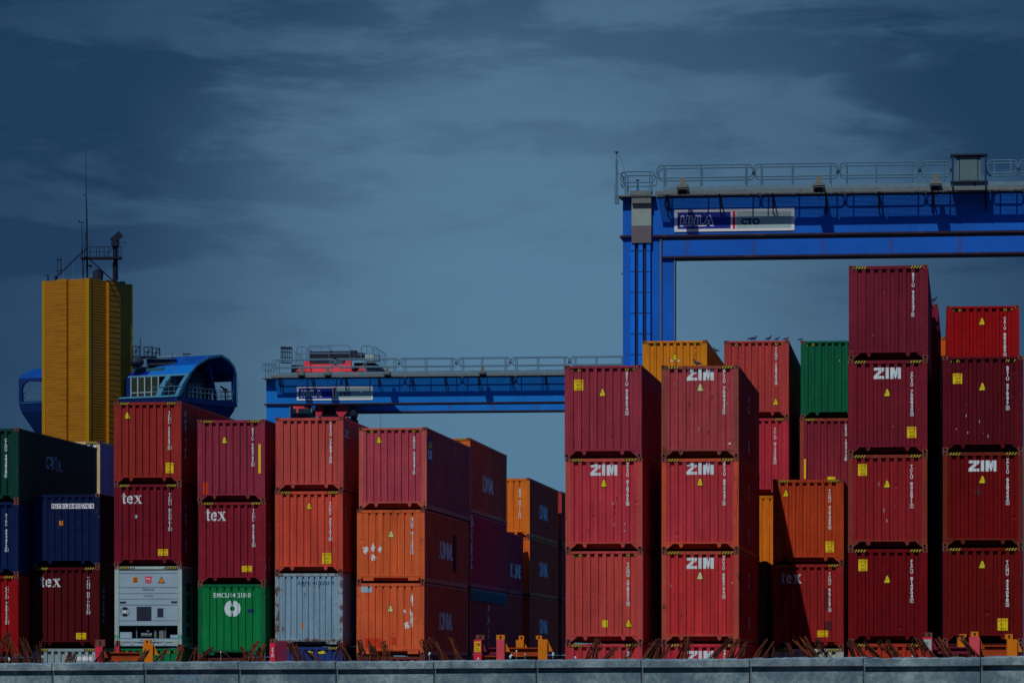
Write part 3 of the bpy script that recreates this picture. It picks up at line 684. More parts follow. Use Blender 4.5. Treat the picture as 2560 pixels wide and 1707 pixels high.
stack(1325 - 137.5, F / 161.7, [
    dict(H=ST, rgb=(176, 50, 30), label='brown-sided container at wall level in the fourth row behind the gap', hz=None, side=ADM),
    dict(H=ST, rgb=(176, 50, 30), label='brown-sided container second from the ground in the fourth row behind the gap', hz=None, side=ADM),
    dict(H=ST, side_shade_rgb=(176, 50, 30), rgb=(195, 80, 24), label='container with a shade-toned brown side directly under the bright orange end in the gap', prof='B', hz=None, side=ADM),
    dict(H=ST, side_shade_rgb=(172, 48, 36), rgb=(205, 92, 26), prof='B', hz=None, sound=0.85, label='bright orange container with a white blotched number, top of the fourth row behind the gap', items=[('ser', 'ADMU 807118 0', 1299, 1218, 1294), ('blot', 1299, 1228, 5, 26, 'white_mark', 31)], side=ADM)])
stack(1405 - 127.5, F / 174.6, [
    dict(H=ST, rgb=(130, 36, 36), label='dark container at wall level in the farthest row, seen beside the red stacks', hz=None, L=SHORT),
    dict(H=ST, rgb=(130, 36, 36), label='dark container second from the ground in the farthest row behind the gap', hz=None, L=SHORT),
    dict(H=ST, rgb=(130, 36, 36), label='dark container third from the ground in the farthest row behind the gap', hz=None, L=SHORT),
    dict(H=ST, rgb=(138, 44, 44), label='dull red container, top of the farthest row behind the open gap', hz=None, L=SHORT)])
# two red stacks right of the gap
stack(1413, 79.5, [
    dict(H=HC, rgb=(150, 45, 52), label='red container mostly hidden by the wall, bottom of the first big red stack', items=[('ser', 'ZCSU 700112 3', 1569, 1625, 1740)]),
    dict(H=HC, rgb=(148, 56, 54), hz='p', dx=1.2, label='rose red container with a triangle and a small square sticker low on its end', items=[('ser', 'TCNU 278231 9', 1570, 1406, 1512), ('patch', 1505, 1549, 1518.5, 1567, 'yellow'), ('tri', 1571.5, 1557)]),
    dict(H=HC, rgb=(148, 46, 58), label='crimson container with big white letters, the only lettered one of the first big red stack', sound=0.85, items=dings(1425, 1220, 1595, 1350, 9, 6) + [('zim', 1475.6, 1160, 1542.5, 1188.5), ('tri', 1509.5, 1207), ('ser', 'ZCSU 818795 1', 1569, 1156, 1262)],
         side=[('stack', 'ZIM', 6.4, 0.5, 2.3, 0.7, 'grey_mark')], post=(150, 62, 55)),
    dict(H=HC, rgb=(120, 40, 56), hz='p', rz=0.0, dx=-1.8, sound=0.95, label='wine red container with a square yellow sticker, top of the first big red stack', items=[('cau', 1446, 962, 23, 27), ('tri', 1506, 980.5), ('ser', 'BSIU 958694 2', 1567, 929, 1036)])], drz=-0.55)
stack(1654, 79.5, [
    dict(H=HC, rgb=(150, 36, 50), label='red container with white letters half hidden by the wall', items=[('zim', 1718, 1626, 1784, 1654), ('ser', 'ZCSU 712204 1', 1812, 1624, 1740)], sound=0.85),
    dict(H=HC, rgb=(148, 40, 44), dx=-0.3, label='crimson container with big white letters over a pale triangle, second from the ground', sound=0.85, post=(140, 60, 50), items=dings(1665, 1450, 1835, 1590, 8, 7) + [('zim', 1716, 1393, 1784, 1421), ('tri', 1750, 1438, 'pale_yellow'), ('ser', 'ZCSU 889744 9', 1809, 1389, 1494)],
         side=[('stack', 'ZIM', 6.0, 0.4, 2.3, 0.7, 'shade_lifted_mark'), ('patch', 0.8, 1.9, 1.3, 2.2, 'black_mark')]),
    dict(H=HC, rgb=(146, 44, 54), dx=-0.6, label='crimson container with big white letters over a bright yellow triangle and a rusty right post', sound=0.82, post=(160, 66, 44), items=[('zim', 1716, 1157, 1784, 1186), ('tri', 1750, 1204), ('ser', 'ZCSU 895647 8', 1811, 1153, 1261), ('txt', 'Z', 1654.5, 1261, 1662, 1270, 'orange_mark', 0.0)],
         side=[('stack', 'ZIM', 6.0, 0.4, 2.3, 0.7, 'shade_lifted_mark')]),
    dict(H=HC, rgb=(132, 52, 60), sound=0.72, rz=0.0, dx=-1.0, label='scuffed red container with chipped white letters over a pale triangle, top of its stack', post=(112, 58, 52), items=dings(1665, 960, 1835, 1120, 12, 5) + [('zim', 1716.6, 923, 1784, 951), ('tri', 1750.5, 968, 'pale_yellow'), ('ser', 'ZCSU 708423 2', 1810.5, 919, 1033), ('blot', 1824, 1108, 10, 6, 'sign_white', 41), ('blot', 1733, 926, 9, 8, 'orange_mark', 42)],
         side=[('stack', 'ZIM', 6.0, 0.4, 2.3, 0.7, 'shade_lifted_mark')])], drz=-0.25)
# low stack right behind the second red stack, and the low stack with the big shadow
o2 = origin(1654, 79.5, -ANG); xd_, yd_ = frame_dirs(-ANG)
for k_, (z_, lb) in enumerate(((0.0, 'dark red short container at ground level behind the second red stack'), (2.91, 'dark red short container in deep shade behind the second red stack, upper of two'))):
    p = o2 + xd_ * 0.28 + yd_ * 12.6; container(Vector((p.x, p.y, z_)), -ANG, HC, (110, 34, 48), lb, L=SHORT)
stack(1931.7, 72.5, [
    dict(H=HC, rgb=(140, 155, 160), label='white container mostly hidden by the wall, below the half-shaded pair'),
    dict(H=HC, rgb=(120, 26, 30), label='red container with three white letters crossed by a slanting shadow', items=[('tex', 1952, 1429, 2004, 1458), ('ser', 'TCNU 867267 8', 2074, 1430, 1527), ('cau', 2056, 1583, 27, 16), ('patch', 2062, 1470, 2070, 1524, 'dark_patch', 'repaint_patch'), ('patch', 2060, 1552, 2079, 1575, 'dark_patch', 'repaint_patch')]),
    dict(H=HC, rgb=(138, 50, 22), dx=0.4, label='rust orange container with a slanting shadow on its left part, top of its stack', items=[('tri', 1964.7, 1232), ('ser', 'TCNU 429488 0', 2074, 1223, 1321), ('cau', 2074, 1366, 21, 27)])], z0=-0.12)
# back row
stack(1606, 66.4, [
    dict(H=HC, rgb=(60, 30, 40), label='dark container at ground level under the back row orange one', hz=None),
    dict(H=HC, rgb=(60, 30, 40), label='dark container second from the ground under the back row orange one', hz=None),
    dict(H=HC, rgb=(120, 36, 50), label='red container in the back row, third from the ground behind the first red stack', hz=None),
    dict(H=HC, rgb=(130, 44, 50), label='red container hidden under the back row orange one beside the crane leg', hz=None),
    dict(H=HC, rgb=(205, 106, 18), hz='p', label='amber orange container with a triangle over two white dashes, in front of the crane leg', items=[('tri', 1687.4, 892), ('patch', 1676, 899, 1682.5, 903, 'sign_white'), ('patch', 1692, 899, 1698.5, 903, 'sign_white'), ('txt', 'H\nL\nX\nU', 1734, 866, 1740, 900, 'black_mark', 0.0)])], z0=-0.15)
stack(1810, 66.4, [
    dict(H=HC, rgb=(46, 22, 36), label='dark container at ground level in the back row under the one with birds', hz=None),  # this one and the next are coloured dark for the shade in the gap
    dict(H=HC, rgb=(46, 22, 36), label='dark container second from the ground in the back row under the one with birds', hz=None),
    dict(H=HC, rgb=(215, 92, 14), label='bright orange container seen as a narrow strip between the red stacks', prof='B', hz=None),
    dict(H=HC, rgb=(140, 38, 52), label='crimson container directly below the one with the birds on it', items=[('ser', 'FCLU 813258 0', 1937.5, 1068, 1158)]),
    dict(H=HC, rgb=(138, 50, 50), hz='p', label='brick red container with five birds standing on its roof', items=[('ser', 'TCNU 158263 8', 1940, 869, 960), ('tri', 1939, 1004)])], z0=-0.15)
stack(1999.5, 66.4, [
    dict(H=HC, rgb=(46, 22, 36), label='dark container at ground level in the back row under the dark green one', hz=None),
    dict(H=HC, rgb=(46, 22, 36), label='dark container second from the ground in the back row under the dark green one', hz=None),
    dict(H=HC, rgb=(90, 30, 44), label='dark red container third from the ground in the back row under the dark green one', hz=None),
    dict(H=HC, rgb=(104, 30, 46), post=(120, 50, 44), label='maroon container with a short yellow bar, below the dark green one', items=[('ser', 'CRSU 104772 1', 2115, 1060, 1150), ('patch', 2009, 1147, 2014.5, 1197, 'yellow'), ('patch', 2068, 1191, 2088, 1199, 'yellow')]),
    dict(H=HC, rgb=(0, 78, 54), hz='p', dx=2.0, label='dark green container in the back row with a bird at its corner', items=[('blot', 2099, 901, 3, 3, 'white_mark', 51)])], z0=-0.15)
# right stacks
stack(2120, 81.0, [
    dict(H=HC, rgb=(140, 42, 26), label='orange-red container mostly hidden by the wall, bottom of the tallest stack', prof='A'),
    dict(H=HC, rgb=(92, 0, 10), dx=0.2, label='deep red container, second from the ground in the tallest stack', sound=1.0, items=[('cau', 2157, 1412, 22, 29), ('tri', 2218, 1447), ('ser', 'FSCU 814904 7', 2279, 1398, 1504)]),
    dict(H=HC, rgb=(116, 24, 30), dx=-0.3, label='dented red container in the middle of the tallest stack', post=(110, 42, 36), sound=0.85, items=dings(2135, 1190, 2300, 1360, 10, 8) + [('cau', 2156, 1174, 22, 29), ('tri', 2217.6, 1209), ('ser', 'TCLU 842071 7', 2279, 1161, 1268)]),
    dict(H=HC, rgb=(98, 20, 36), label='maroon container with big white letters in the tallest stack', items=[('zim', 2184, 918, 2252, 947), ('tri', 2218, 981), ('ser', 'ZCSU 708840 0', 2279.6, 930, 1038), ('cau', 2279, 1080, 23, 28), ('blot', 2286, 1025, 5, 28, 'black_mark', 61)]),
    dict(H=HC, rgb=(94, 22, 40), dx=1.5, label='maroon container, topmost of the tallest stack', items=[('ser', 'BSIU 953247 0', 2283, 682, 790)])], drz=-0.5)
q0 = origin(2120, 81.0, -ANG - R(0.5)); xd_, yd_ = frame_dirs(-ANG - R(0.5))
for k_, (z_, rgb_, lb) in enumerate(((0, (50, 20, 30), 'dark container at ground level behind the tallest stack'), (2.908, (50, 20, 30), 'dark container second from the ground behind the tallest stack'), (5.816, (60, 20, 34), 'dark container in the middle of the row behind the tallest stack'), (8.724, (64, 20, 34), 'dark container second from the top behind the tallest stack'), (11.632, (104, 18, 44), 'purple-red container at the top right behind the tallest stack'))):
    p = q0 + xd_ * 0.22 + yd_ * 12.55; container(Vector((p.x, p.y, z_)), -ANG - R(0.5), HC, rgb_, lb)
for k_, (z_, rgb_, lb) in enumerate(((8.724, (110, 22, 20), 'dark red container under the far orange one behind the tallest stack'), (11.632, (190, 76, 8), 'orange container peeping out far behind the tallest stack'))):
    p = q0 + xd_ * 0.48 + yd_ * 25.3; container(Vector((p.x, p.y, z_)), -ANG - R(0.4), HC, rgb_, lb, L=SHORT)
for z_, lb in ((0, 'hidden dark container at ground level in the far row on the right'), (2.908, 'hidden dark container second from the ground in the far row on the right'), (5.816, 'hidden dark container third from the ground in the far row on the right')):
    p = q0 + xd_ * 0.48 + yd_ * 25.3; container(Vector((p.x, p.y, z_)), -ANG - R(0.4), HC, (60, 22, 30), lb, L=SHORT)
stack(2356.5, 82.0, [
    dict(H=HC, rgb=(60, 14, 8), label='dark red container mostly hidden by the wall, bottom of the stack at the right edge', hz=None),
    dict(H=HC, rgb=(88, 6, 0), label='brick red container with a green-yellow sticker low right, in the stack at the right edge', items=[('tri', 2455.6, 1410), ('cau', 2506.6, 1560, 26, 30), ('ser', 'TCNU 434098 2', 2518, 1400, 1514)]),
    dict(H=HC, rgb=(94, 0, 4), label='deep red container with big white letters at the right edge', sound=0.9, post=(90, 30, 14), items=[('zim', 2421.6, 1150, 2491, 1178), ('tri', 2456, 1198), ('ser', 'ZCSU 658322 2', 2519, 1146, 1260), ('blot', 2446, 1229, 24, 30, 'dark_patch', 71)]),
    dict(H=HC, rgb=(76, 4, 18), hz='p', label='dark maroon dented container with a square yellow sticker top left, at the right edge', items=dings(2370, 1020, 2540, 1110, 10, 9) + [('cau', 2393.7, 946, 23, 26), ('tri', 2456, 966), ('ser', 'BSIU 976277 5', 2519, 915, 1023)])])
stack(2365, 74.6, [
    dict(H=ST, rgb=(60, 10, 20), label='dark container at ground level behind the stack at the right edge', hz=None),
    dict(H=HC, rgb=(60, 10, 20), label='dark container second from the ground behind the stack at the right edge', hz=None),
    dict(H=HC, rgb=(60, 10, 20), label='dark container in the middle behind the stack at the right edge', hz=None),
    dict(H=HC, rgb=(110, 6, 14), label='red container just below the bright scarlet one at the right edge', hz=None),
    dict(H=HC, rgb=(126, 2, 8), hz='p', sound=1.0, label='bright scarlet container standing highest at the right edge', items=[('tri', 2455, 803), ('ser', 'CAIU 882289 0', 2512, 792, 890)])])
# second row behind the leftmost stack: white-ended, purple-sided
stack(252 - 153, F / 144.8, [
    dict(H=ST, rgb=(60, 40, 60), label='dark container at ground level behind the navy one', hz=None),
    dict(H=ST, rgb=(60, 40, 60), label='dark container second from the ground behind the navy one', hz=None),
    dict(H=HC, rgb=(70, 44, 78), label='dark purple container behind the navy one, just below the white-ended one', hz=None),
    dict(H=HC, rgb=(120, 96, 140), post=(165, 150, 120), label='container with a cream corner post and mauve side behind the dark green one', hz='h', items=[('patch', 195, 1112, 244, 1123, 'sign_white')])])
# black number on the navy container's plate
def navy_number():
    rz = -ANG; O = origin(82.3, 69.8, rz); O.z = 2 * (HC + 0.012)
    t = [o for o in bpy.data.objects if o.get('label', '').startswith('navy container')][0]
    a = unproj(131, 1269.5, t.location, t.rotation_euler.z, FY); b_ = unproj(233, 1259.5, t.location, t.rotation_euler.z, FY)
    sh = fit(text2d('NYKU849574 9', 0.2, 0.0), a.x, a.z, b_.x, b_.z)
    bm = drape(sh, PROF['N'], False, 0.010); me = bpy.data.meshes.new('lettering'); bm.to_mesh(me); bm.free(); me.materials.append(M['navy_mark']); put('lettering', me, t)
navy_number()

# ------------------------------------------------------------------ refrigerated container with its machinery end
def reefer(O, rz, label, H=HC, L=LONG, full=True):
    t = empty('refrigerated_container', O, rz); tag(t, label, 'refrigerated container', 'shipping containers stacked in the yard')
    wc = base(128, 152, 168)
    put('frame', frame_mb(L, H, 0.10, True).mesh('frame', FRAME), t, (*base(128, 148, 150), 0.9))
    for s in (1, -1):
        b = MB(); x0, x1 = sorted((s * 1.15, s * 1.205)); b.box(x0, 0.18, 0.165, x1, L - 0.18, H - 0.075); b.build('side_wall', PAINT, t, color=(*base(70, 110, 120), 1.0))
    put('roof', cmesh(('roof', L, H), lambda: roof_mb(L, H), PAINT), t, (*wc, 1))
    cm = cmesh(('corner_casting',), casting_mb, [M['casting'], M['dark']])
    for x in (-1.1385, 1.1385):
        for z in (0.0, H - 0.118): put('corner_casting', cm, t, loc=(x, -0.003, z)); o = put('corner_casting', cm, t, loc=(x, L + 0.003, z)); o.rotation_euler = (0, 0, math.pi)
    for a, b_ in ((-1.04, -0.66), (0.66, 1.04)): decal_obj('hazard_strip', hazard('A', a, H - 0.108, b_, H - 0.034), [M['black_mark'], M['hazard_yellow']], FLAT, t)
    X = lambda zx: (zx - 1634) * 0.00328
    Z = lambda zy: H - (zy - 300) * 0.00328
    b = MB()
    rows = [(350, 378), (384, 532), (542, 596), (602, 656), (662, 720), (728, 890), (896, 945)]
    for y0, y1 in rows: b.box(X(1312), 0.035, Z(y1), X(1956), 0.09, Z(y0))
    b.box(X(1312), 0.055, Z(945), X(1956), 0.10, Z(350))
    b.build('front_panel', M['reefer'], t)
    b = MB(); b.box(X(1312), 0.025, Z(1165), X(1956), 0.08, Z(1085)); b.build('lower_panel', M['reefer'], t)
    b = MB(); b.box(X(1312), 0.50, Z(1085), X(1956), 0.55, Z(945)); b.box(X(1312), 0.08, Z(1090), X(1956), 0.55, Z(1084)); b.build('machinery_bay', M['dark'], t)
    b = MB(); b.box(X(1505), 0.022, Z(892), X(1668), 0.034, Z(740)); f_ = b.build('fan_housing', M['gear_dark'], t)
    b = MB()
    for k in range(24):
        a0, a1 = 2 * math.pi * k / 24, 2 * math.pi * (k + 1) / 24
        for r0, r1 in ((0.20, 0.215), (0.13, 0.14), (0.06, 0.07)):
            cx_, cz_ = X(1586), Z(816)
            b.prism([(cx_ + r0 * math.cos(a0), 0.012, cz_ + r0 * math.sin(a0)), (cx_ + r1 * math.cos(a0), 0.012, cz_ + r1 * math.sin(a0)), (cx_ + r1 * math.cos(a1), 0.012, cz_ + r1 * math.sin(a1)), (cx_ + r0 * math.cos(a1), 0.012, cz_ + r0 * math.sin(a1))], (0, 0.008, 0))
    b.build('fan_guard', M['grime'], f_)
    b = MB(); b.box(X(1712), 0.026, Z(858), X(1822), 0.034, Z(742), 0); b.box(X(1735), 0.014, Z(850), X(1800), 0.025, Z(758), 1); b.build('control_box', [M['reefer'], M['gear_dark']], t)
    b = MB(); b.box(X(1316), 0.10, Z(1080), X(1446), 0.40, Z(1015)); b.build('junction_box', M['reefer'], t); b = MB(); b.box(X(1870), 0.12, Z(1080), X(1956), 0.42, Z(1045)); b.build('junction_box', M['reefer'], t)
    b = MB(); b.bar((X(1540), 0.30, Z(1045)), (X(1660), 0.30, Z(1045)), 0.09, 10); b.bar((X(1700), 0.25, Z(1075)), (X(1700), 0.25, Z(990)), 0.06, 8); b.bar((X(1495), 0.2, Z(1080)), (X(1495), 0.2, Z(960)), 0.025)
    b.bar((X(1812), 0.2, Z(1080)), (X(1812), 0.2, Z(960)), 0.03); b.ball((X(1620), 0.22, Z(1005)), 0.06); b.box(X(1745), 0.15, Z(1080), X(1795), 0.3, Z(1000)); b.build('compressor', M['galv_dull'], t)
    b = MB()
    for x0, x1 in ((1445, 1490), (1795, 1832)):
        b.box(X(x0), 0.0, Z(330), X(x1), 0.03, Z(324)); b.box(X(x1) - 0.02, 0.0, Z(330), X(x1), 0.03, Z(306))
    b.box(X(1320), 0.01, Z(698), X(1388), 0.034, Z(684)); b.box(X(1885), 0.01, Z(696), X(1950), 0.034, Z(682)); b.build('handle', M['gear_dark'], t)
    fl = [(-1.3, 0.012), (1.3, 0.012)]
    decal_obj('orange_sticker', [(polys2d([rect(X(1462), Z(478), X(1520), Z(420))]), 0), (polys2d([rect(X(1472), Z(k + 8), X(1510), Z(k)) for k in (430, 446, 462)]), 1)], [M['orange_mark'], M['black_mark']], fl, t)
    decal_obj('red_sticker', [(polys2d([rect(X(1600), Z(465), X(1670), Z(415)), rect(X(1602), Z(485), X(1668), Z(475))]), 0), (fit(text2d('TAL', 0.2, 0.006), X(1606), Z(452), X(1664), Z(430)), 1)], [M['sign_red'], M['sign_white']], fl, t)
    decal_obj('warning_triangle', [(polys2d([[(X(1742), Z(486)), (X(1818), Z(486)), (X(1780), Z(410))]]), 0), (polys2d([[(X(1752), Z(480)), (X(1808), Z(480)), (X(1780), Z(424))]]), 1)], [M['black_mark'], M['orange_mark']], fl, t)
    decal_obj('lettering', [(fit(text2d('PRIMELINE', 0.2, 0.0), X(1574), Z(565), X(1698), Z(548)), 0), (fit(text2d('cool line', 0.2, 0.0), X(1590), Z(628), X(1685), Z(612)), 0), (fit(text2d('IC 2798 6', 0.2, 0.0), X(1530), Z(1140), X(1750), Z(1098)), 0)], [M['navy_mark']], fl, t)
    c = (X(1377), Z(795)); rr_ = 0.165
    decal_obj('emblem', [(polys2d(ring(c[0], c[1], rr_ * 0.92, rr_, 24)), 0), (polys2d([disc(c[0], c[1], rr_ * 0.92, 8, 50, 130), disc(c[0], c[1], rr_ * 0.92, 8, 230, 310)]), 0), (polys2d([disc(c[0], c[1], rr_ * 0.35, 14)]), 1)], [M['black_mark'], M['sign_white']], fl, t)
    fl2 = [(-1.3, -0.016), (1.3, -0.016)]
    for x0 in (1266, 1966): decal_obj('green_letter', [(fit(text2d('N', 0.2, 0.006), X(x0), Z(1095), X(x0 + 36), Z(1042)), 0)], [M['green_mark']], fl2, t)
    # slit grilles on the long side
    b = MB()
    for z0, z1 in ((2.0, 2.3), (1.3, 1.85), (0.9, 1.2), (0.4, 0.75)): b.box(1.2, 0.9, z0, 1.212, 1.5, z1)
    b.build('side_grille', M['dark'], t)
    return t
rz_ = -ANG; O_ = origin(286.0, 70.45, rz_); O_.z = HC + 0.012 - 0.10
reefer(O_, rz_, 'white refrigerated container with a round fan and machinery bay at its end')

# ------------------------------------------------------------------ sea wall
WL = at(250, 1656, 75.4); WR = at(2310, 1642.5, 66.8)
wdir = (WR - WL); wlen = wdir.length; wang = math.atan2(wdir.y, wdir.x); tilt = math.atan2(wdir.z, math.hypot(wdir.x, wdir.y))
joints_px = [-95, 136, 366, 602, 845, 1090, 1345.5, 1608, 1879, 2163, 2456, 2765]
wd = Vector((wdir.x, wdir.y, 0)).normalized()
def wall_s(px):
    # distance along the wall line at which photo column px is met
    k = (px - CX) / F; return (k * WL.y - WL.x) / (wd.x - k * wd.y)
ss = [wall_s(p) for p in joints_px]
wroot = empty('flood_wall', (WL.x, WL.y, 0), wang); tag(wroot, 'long weathered concrete wall with a coping running along the whole foreground', 'wall')
slope = wdir.z / math.hypot(wdir.x, wdir.y)
def ztop(s): return WL.z + slope * s
random.seed(11)
for a, b_ in zip(ss, ss[1:]):
    ja = 0.012; lift = random.uniform(-0.008, 0.008)
    c = MB(); n = 40; y0, y1 = -0.10, 0.40; prev = None; rows_ = []
    # coping with a rough broken top edge
    for k in range(n + 1):
        s = a + ja + (b_ - a - 2 * ja) * k / n; z = ztop(s) + lift
        r1 = random.uniform(-0.010, 0.008); r2 = random.uniform(-0.012, 0.016)
        rows_.append([(s, y0, z - 0.150), (s, y0 + random.uniform(-0.003, 0.003), z - 0.020 + r1), (s, y0 + 0.02, z - 0.006 + r1), (s, 0.10, z + r2), (s, 0.3, z + random.uniform(-0.015, 0.02)), (s, y1, z - 0.02), (s, y1, z - 0.150)])
    for r0, r1_ in zip(rows_, rows_[1:]):
        for j in range(6): c.poly([r0[j], r1_[j], r1_[j + 1], r0[j + 1]])
        c.poly([r0[6], r1_[6], r1_[0], r0[0]])
    c.poly(rows_[0]); c.poly(rows_[-1])
    c.build('coping_stone', M['concrete'], wroot)
    d = MB(); za, zb = ztop(a) - 0.153, ztop(b_) - 0.153
    d.prism([(a + 0.001, 0.03, 0), (b_ - 0.001, 0.03, 0), (b_ - 0.001, 0.03, zb), (a + 0.001, 0.03, za)], (0, 0.28, 0))
    rows_ = []; m_ = 30
    e = 0.03
    fpt = lambda s, z: (s, -0.055 + random.uniform(-0.004, 0.004), z)
    d.prism([(a + e, -0.055, 0), (b_ - e, -0.055, 0), (b_ - e, -0.055, ztop(b_) - 0.255 + lift), (a + e, -0.055, ztop(a) - 0.255 + lift)], (0, 0.083, 0))
    d.build('wall_panel', M['concrete'], wroot)
    j = MB(); j.box(a - 0.022, -0.01, 0, a + 0.022, 0.029, ztop(a) - 0.155); j.build('joint_post', M['galv_dull'], wroot)
# pale metal hoop in front of the wall
hp = at(464, 1701, 72.0); b = MB(); xx = 0.20
b.beam((-xx, 0, 0), (-xx, 0, hp.z + 0.02), 0.05, 0.05, (0, 1, 0)); b.beam((xx, 0, 0), (xx, 0, hp.z + 0.04), 0.05, 0.05, (0, 1, 0)); b.beam((-xx - 0.02, -0.0, hp.z + 0.04), (xx + 0.02, 0, hp.z + 0.05), 0.06, 0.05); b.beam((-xx + 0.02, 0.5, hp.z + 0.10), (xx - 0.1, 0.5, hp.z + 0.10), 0.08, 0.03)
b.bar((-xx, 0, hp.z + 0.04), (-xx + 0.02, 0.5, hp.z + 0.1), 0.02); b.bar((xx, 0, hp.z + 0.04), (xx - 0.1, 0.5, hp.z + 0.1), 0.02)
o = b.build('bollard_hoop', M['galv']); o.location = (hp.x, hp.y, 0); tag(o, 'pale metal hoop standing before the wall at lower left', 'hoop')

# ------------------------------------------------------------------ rebar bundles standing behind the wall
def wy(px):
    s = wall_s(px); return WL.y + wd.y * s
REB = [  # base px, top px, top y, bars, bright
 (12, 19, 1577, 9, 0, 't'), (40, 22, 1590, 6, 0, 't'), (74, 56, 1590, 8, 0), (96, 98, 1601, 6, 0), (176, 177, 1632, 7, 0), (243, 255, 1626, 5, 1), (352, 368, 1622, 6, 0), (392, 421, 1618, 6, 1),
 (447, 456, 1615, 4, 0), (478, 492, 1614, 5, 0), (502, 530, 1616, 8, 0), (580, 560, 1629, 2, 1), (616, 602, 1611, 3, 0), (622, 642, 1602, 6, 0), (640, 653, 1616, 4, 0), (649, 663, 1606, 3, 0),
 (738, 721, 1600, 5, 0), (754, 735, 1604, 5, 0), (797, 768, 1627, 4, 0), (838, 849, 1612, 3, 0), (869, 851, 1599, 6, 1), (916, 897, 1598, 5, 0), (938, 920, 1600, 5, 0), (952, 932, 1610, 4, 0), (966, 959, 1599, 8, 1),
 (1073, 1062, 1598, 3, 1), (1112, 1079, 1593, 7, 1), (1152, 1128, 1593, 4, 1),
 (1476, 1495, 1592, 10, 1), (1511, 1537, 1615, 7, 1), (1561, 1590, 1604, 5, 0), (1614, 1644, 1594, 9, 1), (1634, 1652, 1606, 5, 0), (1650, 1678, 1607, 6, 1), (1703, 1720, 1591, 10, 1), (1775, 1830, 1594, 5, 0), (1818, 1845, 1596, 8, 1), (1838, 1868, 1604, 4, 1),
 (1886, 1920, 1596, 4, 1), (1908, 1932, 1602, 3, 1), (1994, 1965, 1604, 3, 1), (2034, 1990, 1599, 6, 1), (2044, 2007, 1590, 8, 1), (2072, 2043, 1594, 5, 0),
 (2136, 2122, 1598, 6, 0), (2172, 2128, 1602, 6, 0), (2204, 2160, 1600, 5, 0), (2240, 2198, 1604, 5, 0), (2254, 2216, 1598, 4, 0), (2304, 2272, 1608, 6, 0), (2332, 2292, 1590, 9, 0), (2384, 2338, 1588, 7, 0), (2444, 2400, 1588, 8, 0)]
zones = [(0, 60, 'the scarlet edge container'), (60, 200, 'the white far-left container'), (200, 440, 'the refrigerated container'), (440, 670, 'the bright green container'), (670, 880, 'the pale grey container'), (880, 1060, 'the lower orange container'),
         (1060, 1410, 'the dark plum side walls'), (1410, 1612, 'the first big red stack'), (1612, 1875, 'the second big red stack'), (1875, 1950, 'the narrow dark gap'), (1950, 2110, 'the half-shaded stack'), (2110, 2310, 'the tallest stack'), (2310, 2600, 'the right-edge stack')]
ordn = ['leftmost', 'second from left', 'third from left', 'fourth from left', 'fifth from left', 'sixth from left', 'seventh from left', 'eighth from left']
cnt = {}
for e in REB:
    bx, tx, ty, n, br = e[:5]; tep = len(e) > 5
    zn = [z for z in zones if z[0] <= bx < z[1]][0]; cnt[zn[2]] = cnt.get(zn[2], 0) + 1
tot = dict(cnt); cnt = {}
for i, e in enumerate(REB):
    bx, tx, ty, n, br = e[:5]; tep = len(e) > 5; rnd = random.Random(100 + i)
    zn = [z for z in zones if z[0] <= bx < z[1]][0]; k_ = cnt.get(zn[2], 0); cnt[zn[2]] = k_ + 1
    Y = wy(bx) + 0.9; ppm = F / Y; bp = at(bx, 1652, Y); h = (1652 - ty) / ppm; lean = (tx - bx) / ppm
    mb = MB(); below = 0.5
    n2 = n + 3
    for q in range(n2):
        sp = rnd.uniform(-1, 1) * (0.03 + 0.008 * n2) ; tip = rnd.uniform(-1, 1) * (0.007 * n2) * (1.0 if not tep else 0.5); hh = h * rnd.uniform(0.72, 1.04) if q else h
        dy = rnd.uniform(-0.12, 0.12); bow = rnd.uniform(-0.02, 0.02); r_ = rnd.choice((0.009, 0.011, 0.013))
        if tep: sp *= 2.6
        pts = []
        for s in range(7):
            t_ = s / 6; x = sp * (1 - t_) + (lean) * t_ * hh / h + tip * t_ + bow * math.sin(t_ * math.pi); z = -below * (1 - t_) * 0 + hh * t_
            pts.append((x, dy * (1 - t_), z))
        x0 = pts[0]; pts = [(x0[0] - lean * 0.5, x0[1], -below)] + pts
        mb.tube(pts, r_, 5, mi=0 if rnd.random() < 0.6 else 1)
        if rnd.random() < 0.07:      # bent-over hook at the tip
            p1 = Vector(pts[-1]); mb.tube([p1, p1 + Vector((0.03 * (1 if lean > 0 else -1), 0, 0.02)), p1 + Vector((0.07 * (1 if lean > 0 else -1), 0.02, -0.04)), p1 + Vector((0.02, 0.03, -0.2))], r_, 5)
    if n > 8:
        t_ = 0.72; c0 = Vector((lean * t_, 0, h * t_)); rr_ = 0.02 + 0.012 * n
        loop = [c0 + Vector((math.cos(a_) * rr_, math.sin(a_) * rr_, 0.02 * math.sin(a_ * 2))) for a_ in [2 * math.pi * k / 12 for k in range(13)]]; mb.tube(loop, 0.006, 4)
    o = mb.build('rebar_bundle', [M['rust_bar'], M['rust_dark']] if br else [M['rust_dark'], M['rust_bar']]); o.location = (bp.x, bp.y, bp.z)
    post = 'only' if tot[zn[2]] == 1 else ordn[k_] 
    tag(o, f'rusty rebar bundle leaning {"right" if lean > 0.03 else "left" if lean < -0.03 else "straight up"}, {post} of those before {zn[2]}'.replace('leaning straight up', 'standing straight'), 'rebar bundle', 'rusty rebar bundles along the wall')
